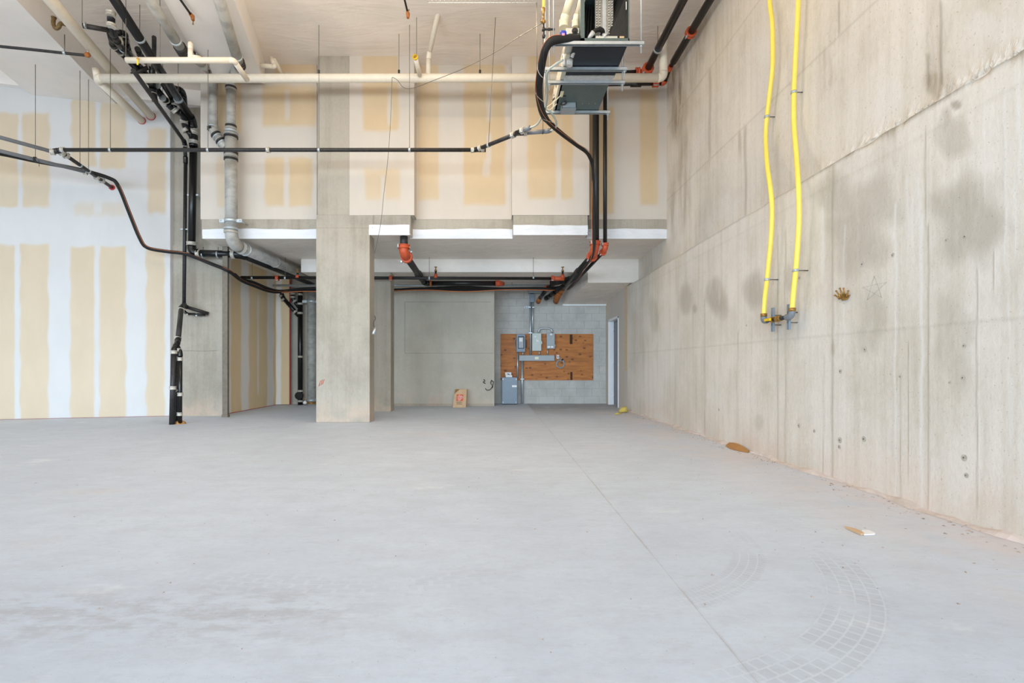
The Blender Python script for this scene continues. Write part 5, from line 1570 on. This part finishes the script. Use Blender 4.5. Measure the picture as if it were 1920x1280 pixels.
t = thing('meter_base', P(1031, 640, YPF), 'grey meter box with two small windows at the plywood', 'meter')
MB().box(*bx_(1024, 625, 1039, 654, YPF - 0.13, YPF), 0.006).build('box', PANELG, t)
MB().box(*bx_(1025, 629, 1038, 648, YPF - 0.137, YPF - 0.128), 0.003).build('cover', PANELG, t)
for x0 in (1025.5, 1031.5):
    MB().box(*bx_(x0, 649, x0 + 4.5, 652, YPF - 0.136, YPF - 0.128)).build('window', WHITE, t)
MB().box(*bx_(1030, 626, 1034, 629, YPF - 0.139, YPF - 0.128)).build('paper_label', PAPER, t)
MB().box(*bx_(1038.5, 646, 1040, 650, YPF - 0.12, YPF - 0.09)).build('latch', PANELG, t)
t = thing('wiring_trough', P(1006, 671, YPF), 'long grey wiring trough across the plywood below the boxes', 'trough')
MB().box(*bx_(973, 666, 1038.5, 676.5, YPF - 0.12, YPF), 0.005).build('body', PANELG, t)
MB().box(*bx_(973.5, 666.5, 1038, 676, YPF - 0.126, YPF - 0.118), 0.002).build('cover', PANELG, t)
MB().box(*bx_(1002, 669, 1009, 673.5, YPF - 0.129, YPF - 0.125)).build('paper_label', PVC, t)
t = thing('outlet_box', P(1045, 669, YPF), 'white outlet box with a coiled cable at the end of the trough', 'outlet')
MB().box(*bx_(1043, 665.5, 1047.5, 672.5, YPF - 0.05, YPF), 0.004).build('box', WHITE, t)
MB().box(*bx_(1044.3, 667, 1046.3, 671, YPF - 0.056, YPF - 0.048), 0.002).build('socket', PANELD, t)
cp_ = [P(1047, 670, YPF - 0.03), P(1053, 673, YPF - 0.04), P(1058, 677, YPF - 0.03)]
for k in range(26):
    a_ = 1.0 - k * 0.5
    cp_.append(P(1050.5 + math.cos(a_) * (8.2 - k * 0.08), 682 - math.sin(a_) * (8.0 - k * 0.07), YPF - 0.02 - 0.001 * k))
MB().tube(spl(cp_, 3), 0.011, 6).build('coiled_cable', PANELG, t)
MB().tube([P(1053, 675, YPF - 0.05), P(1056, 673, YPF - 0.05)], 0.02, 8).build('plug', BANDB, t)


def conduit(label, pts, r=0.022, straps=()):
    t = thing('conduit', pts[-1], label, 'conduit')
    MB().tube(pts, r, 10).build('tube', ZINC, t)
    for p in straps:
        p = V(p)
        MB().box(p + V((-0.05, -0.026, -0.012)), p + V((0.05, 0.03, 0.012)), 0.003).build('strap', ZINC, t)
    return t


yc = YPF - 0.05
conduit('left of the two tall zinc conduits rising above the breaker box', [P(994.5, 566, yc), P(994.5, 666, yc)], 0.026, (P(994.5, 576, yc), P(994.5, 624, yc)))
conduit('right of the two tall zinc conduits, ending on the breaker box', [P(998.6, 566, yc), P(998.6, 625, yc)], 0.024, (P(998.6, 576, yc),))
t = thing('pull_box', P(996, 555, yc), 'flat grey pull box feeding the two tall conduits', 'box')
MB().box(*bx_(993, 552, 1001, 567, YPF - 0.1, YW), 0.005).build('box', PANELD, t)
MB().box(*bx_(990, 544, 1014, 551, YPF - 0.2, YW), 0.005).build('cover_plate', PANELG, t)
t = thing('strut_strip', P(988, 576, YW), 'short slotted strut strip beside the tall conduits', 'strut')
MB().box(*bx_(983, 574.5, 993, 577.5, YW - 0.03, YW)).build('strip', ZINC, t)
for k in range(3):
    MB().box(*bx_(984 + k * 3, 575, 986 + k * 3, 577, YW - 0.032, YW - 0.03)).build('slot', BANDB, t)
arc = [P(1010, 626, yc)] + [P(1022.5 - 12.5 * math.cos(a_), 622 - 7 * math.sin(a_) ** 0.6, yc) for a_ in np.linspace(0.12, math.pi - 0.12, 13)] + [P(1035, 626, yc)]
conduit('arched zinc conduit looping from the breaker box to the meter box', arc, 0.022)
conduit('short conduit between the blue window box and trough', [P(980.5, 659, yc), P(980.5, 666, yc)], 0.02)
conduit('short conduit between breaker box and trough', [P(1011.2, 657, yc), P(1011.2, 666, yc)], 0.018)
conduit('short conduit between meter box and trough', [P(1026.5, 653, yc), P(1026.5, 666, yc)], 0.016)
conduit('thin conduit from the blue window box down to the floor cabinet', [P(970.5, 660, yc), P(970.5, 708, yc)], 0.024)
q = P(979, 700, yc)
conduit('thick conduit from the trough down to the floor', [P(979, 676, yc), (q.x, q.y, 0.0)], 0.034, (P(979, 710.5, yc),))

# floor cabinet and the papers on it
zt = P(955, 707, 13.15).z
xa, xb = P(941, 707, 13.12).x, P(970, 707, 13.12).x
t = thing('transformer_cabinet', ((xa + xb) / 2, 13.3, 0), 'grey steel cabinet standing on the floor against the block wall', 'cabinet')
MB().box((xa, 13.12, 0.02), (xb, YW - 0.09, zt), 0.008).build('body', PANELD, t)
fp_ = MB().box((xa + 0.006, 13.11, 0.03), (xb - 0.006, 13.125, zt - 0.01), 0.004).build('front_cover', PANELD, t)
sub(MB().box(P(960, 722, 13.1) + V((0, 0.003, 0)), P(969, 725.5, 13.112)), 'white_label', WHITE, fp_)
for x in (xa + 0.03, xb - 0.03):
    for z in (0.06, zt - 0.05):
        sub(MB().tube([(x, 13.106, z), (x, 13.112, z)], 0.012, 8), 'screw', ZINC, fp_)
MB().box((xa + 0.02, 13.14, 0), (xb - 0.02, YW - 0.1, 0.03)).build('plinth', BANDB, t)
t = thing('carton', P(954, 703, 13.2), 'small white carton lying on the grey floor cabinet', 'box')
a = P(948, 706, 13.2)
MB().box((a.x, 13.17, zt), (a.x + 0.17, 13.33, zt + 0.05), 0.004).build('box', PAPER, t)
t = thing('booklet', P(953, 698, 13.2), 'folded booklet propped on the white carton', 'paper')
MB().prism([(a.x - 0.01, 13.22, zt + 0.05), (a.x + 0.15, 13.22, zt + 0.05), (a.x + 0.15, 13.27, zt + 0.125), (a.x - 0.01, 13.27, zt + 0.125)], (0, 0.012, 0.004)).build('cover', PAPER, t)
MB().prism([(a.x + 0.05, 13.217, zt + 0.06), (a.x + 0.13, 13.217, zt + 0.06), (a.x + 0.06, 13.24, zt + 0.10), (a.x + 0.05, 13.24, zt + 0.10)], (0, 0.003, 0)).build('printed_picture', PANELD, t)

# ------------------------------------------------------------------ paper bag
Yb = 12.25
xa, xb = P(849, 761, Yb).x, P(873.5, 761, Yb).x
w_ = xb - xa
hb = 0.43
t = thing('paper_bag', ((xa + xb) / 2, Yb + 0.1, 0), 'brown paper shopping bag with an orange printed square, standing on the floor', 'bag')
yb2 = Yb + 0.2
lean = 0.10
A = [V((xa, Yb, 0)), V((xb, Yb, 0)), V((xb, yb2, 0)), V((xa, yb2, 0))]
T = [V((xa + 0.03, Yb + lean, hb - 0.11)), V((xb + 0.015, Yb + lean + 0.02, hb)), V((xb + 0.03, yb2 + 0.05, hb + 0.0)), V((xa + 0.04, yb2 + 0.05, hb))]
mid = V((xa + w_ * 0.5, Yb + lean, hb))
MB().add(A + T + [mid], [(0, 1, 5, 8, 4), (1, 2, 6, 5), (2, 3, 7, 6), (3, 0, 4, 7), (0, 3, 2, 1)]).build('bag_body', KRAFT, t)
MB().prism([T[0] + V((0, 0.02, 0.0)), mid + V((0, 0.02, 0)), T[7 - 4] + V((0, -0.02, 0)), ], (0, 0.003, 0)).build('inside_face', KRAFTD, t)
fu = (A[1] - A[0])
fv = (V((xa + 0.015, Yb + lean, hb)) - A[0])
fn = fu.cross(fv).normalized() * -0.003
if fn.y > 0:
    fn = -fn


def onbag(u, v, k=1.0):
    return A[0] + fu * u + fv * v + fn * k


MB().add([onbag(0.24, 0.36), onbag(0.76, 0.36), onbag(0.76, 0.72), onbag(0.24, 0.72)], [(0, 1, 2, 3)]).build('printed_square', LOGO, t)
cur = bpy.data.curves.new('lettering', 'FONT')
cur.body = 'THE\nHOME\nDEPOT'
cur.size = 0.048
cur.align_x = 'CENTER'
cur.align_y = 'CENTER'
cur.space_line = 0.85
to = bpy.data.objects.new('lettering', cur)
COL.objects.link(to)
dg = bpy.context.evaluated_depsgraph_get()
me = bpy.data.meshes.new_from_object(to.evaluated_get(dg))
bpy.data.objects.remove(to)
me.materials.clear()
me.materials.append(PAPER)
un, vn = fu.normalized(), fv.normalized()
ca, sa = math.cos(0.75), math.sin(0.75)
for v in me.vertices:
    x, y = v.co.x, v.co.y
    x, y = x * ca - y * sa, x * sa + y * ca
    v.co = onbag(0.5, 0.54, 2.0) + un * x + vn * y - t.location
lo = bpy.data.objects.new('lettering', me)
COL.objects.link(lo)
lo.parent = t
m = MB()
for k in range(3):
    v = 0.28 - k * 0.055
    m.add([onbag(0.26, v), onbag(0.72 - 0.08 * (k % 2), v), onbag(0.72 - 0.08 * (k % 2), v + 0.02), onbag(0.26, v + 0.02)], [(0, 1, 2, 3)])
m.build('small_print', PRINT, t, kind='stuff')

# ------------------------------------------------------------------ litter
def flatcard(name, pts, h, mat, label, cat, part):
    c = sum((V(p) for p in pts), V()) / len(pts)
    t = thing(name, (c.x, c.y, 0), label, cat)
    return t, MB().prism([(p[0], p[1], 0.002) for p in pts], (0, 0, h)).build(part, mat, t)


def fl_(px, py):
    return PZ(px, py, 0.0)


t = thing('cardboard_scrap', fl_(1380, 842), 'bent brown cardboard scrap leaning at the foot of the concrete wall', 'scrap')
ea, eb = fl_(1362, 832), fl_(1404, 849)
pts = []
n = 7
for k in range(n):
    u = k / (n - 1)
    g_ = lerp(ea, eb, u)
    pts.append((g_ + V((-0.01 - 0.10 * math.sin(math.pi * u), -0.03 * math.sin(math.pi * u), 0.004)), g_ + V((0.03, 0.05, 0.02 + 0.03 * math.sin(math.pi * u)))))
m = MB()
vv_ = [p for q in pts for p in q] + [p + V((0.004, 0.004, -0.004)) for q in pts for p in q]
m.add(vv_, [(2 * i, 2 * i + 1, 2 * i + 3, 2 * i + 2) for i in range(n - 1)] + [(2 * n + 2 * i, 2 * n + 2 * i + 2, 2 * n + 2 * i + 3, 2 * n + 2 * i + 1) for i in range(n - 1)])
m.build('sheet', CARDB, t)
pa, pb, pc, pd = fl_(1584, 990), fl_(1606, 995), fl_(1621, 1003), fl_(1614, 1004)
t, _ = flatcard('cardboard_scrap', [pa, pb, pc, pd], 0.012, KRAFT, 'flat brown card strip on the open floor', 'scrap', 'sheet')
t, _ = flatcard('paper_scrap', [fl_(1617, 995), fl_(1630, 996), fl_(1641, 1001), fl_(1640, 1003), fl_(1620, 1004), fl_(1615, 1000)], 0.006, PAPER, 'crumpled white paper scrap on the open floor beside the card strip', 'scrap', 'sheet')
q = fl_(1170, 774)
t = thing('foam_lump', q, 'yellow foam lump on the floor at the door wall corner', 'scrap')
MB().tube([q + V((-0.10, 0, 0.02)), q + V((-0.05, 0, 0.06)), q + V((0.02, 0, 0.08)), q + V((0.07, 0, 0.03))], [0.03, 0.055, 0.075, 0.03], 9).build('lump', FOAM, t)
q = fl_(1158, 777)
t = thing('foam_lump', q, 'smaller flat foam crumb left of the yellow lump', 'scrap')
MB().tube([q + V((-0.06, 0, 0.012)), q + V((0, 0, 0.022)), q + V((0.06, 0, 0.012))], [0.01, 0.02, 0.01], 8).build('lump', FOAM, t)
# chips and crumbs swept against the wall: nobody could count them
m = MB()
rnd = random.Random(5)


def chip(x, y, s_):
    a_ = rnd.uniform(0, 6.28)
    k = [V((x + math.cos(a_ + j * 2.1 + rnd.uniform(-0.4, 0.4)) * s_ * rnd.uniform(0.5, 1.3), y + math.sin(a_ + j * 2.1) * s_ * rnd.uniform(0.5, 1.3), 0.0)) for j in range(3)]
    top = sum(k, V()) / 3 + V((0, 0, s_ * rnd.uniform(0.3, 0.7)))
    m.add(k + [top], [(0, 1, 3), (1, 2, 3), (2, 0, 3), (0, 2, 1)])


for _ in range(420):
    y = rnd.uniform(2.4, 11.0)
    chip(XR - abs(rnd.gauss(0, 0.13)) - 0.01, y, rnd.uniform(0.004, 0.016))
for _ in range(150):
    y = rnd.uniform(2.0, 10.0)
    chip(rnd.uniform(1.7, 2.95), y, rnd.uniform(0.003, 0.010))
for _ in range(170):
    y = rnd.uniform(1.7, 9.0)
    chip(rnd.uniform(-1.0 * y, 1.7), y, rnd.uniform(0.003, 0.009))
o = m.build('floor_debris', CHIP, None)
tag(o, 'scattered concrete chips and dust crumbs on the floor', 'debris', None, 'stuff')
# dust ridge at the foot of the concrete wall
n = 160
ys = np.linspace(1.5, 11.3, n)
hh = 0.016 + 0.010 * np.sin(ys * 7.0) + 0.008 * np.sin(ys * 17.3 + 1)
ww = 0.05 + 0.025 * np.sin(ys * 4.1) + 0.015 * np.sin(ys * 11.0)
pt = np.zeros((n, 3, 3))
pt[:, 0] = np.stack([XR - ww, ys, np.full(n, 0.001)], 1)
pt[:, 1] = np.stack([XR - ww * 0.5, ys, np.maximum(hh, 0.004) * 0.8], 1)
pt[:, 2] = np.stack([np.full(n, XR + 0.01), ys, np.maximum(hh, 0.006) * 1.3], 1)
o = surf('mortar_ridge', pt, n, 3, plain('salmon_dust', (218, 204, 196), 0.9, 0, 0.15, (9, 9, 9), 0.3), None, wr, True)
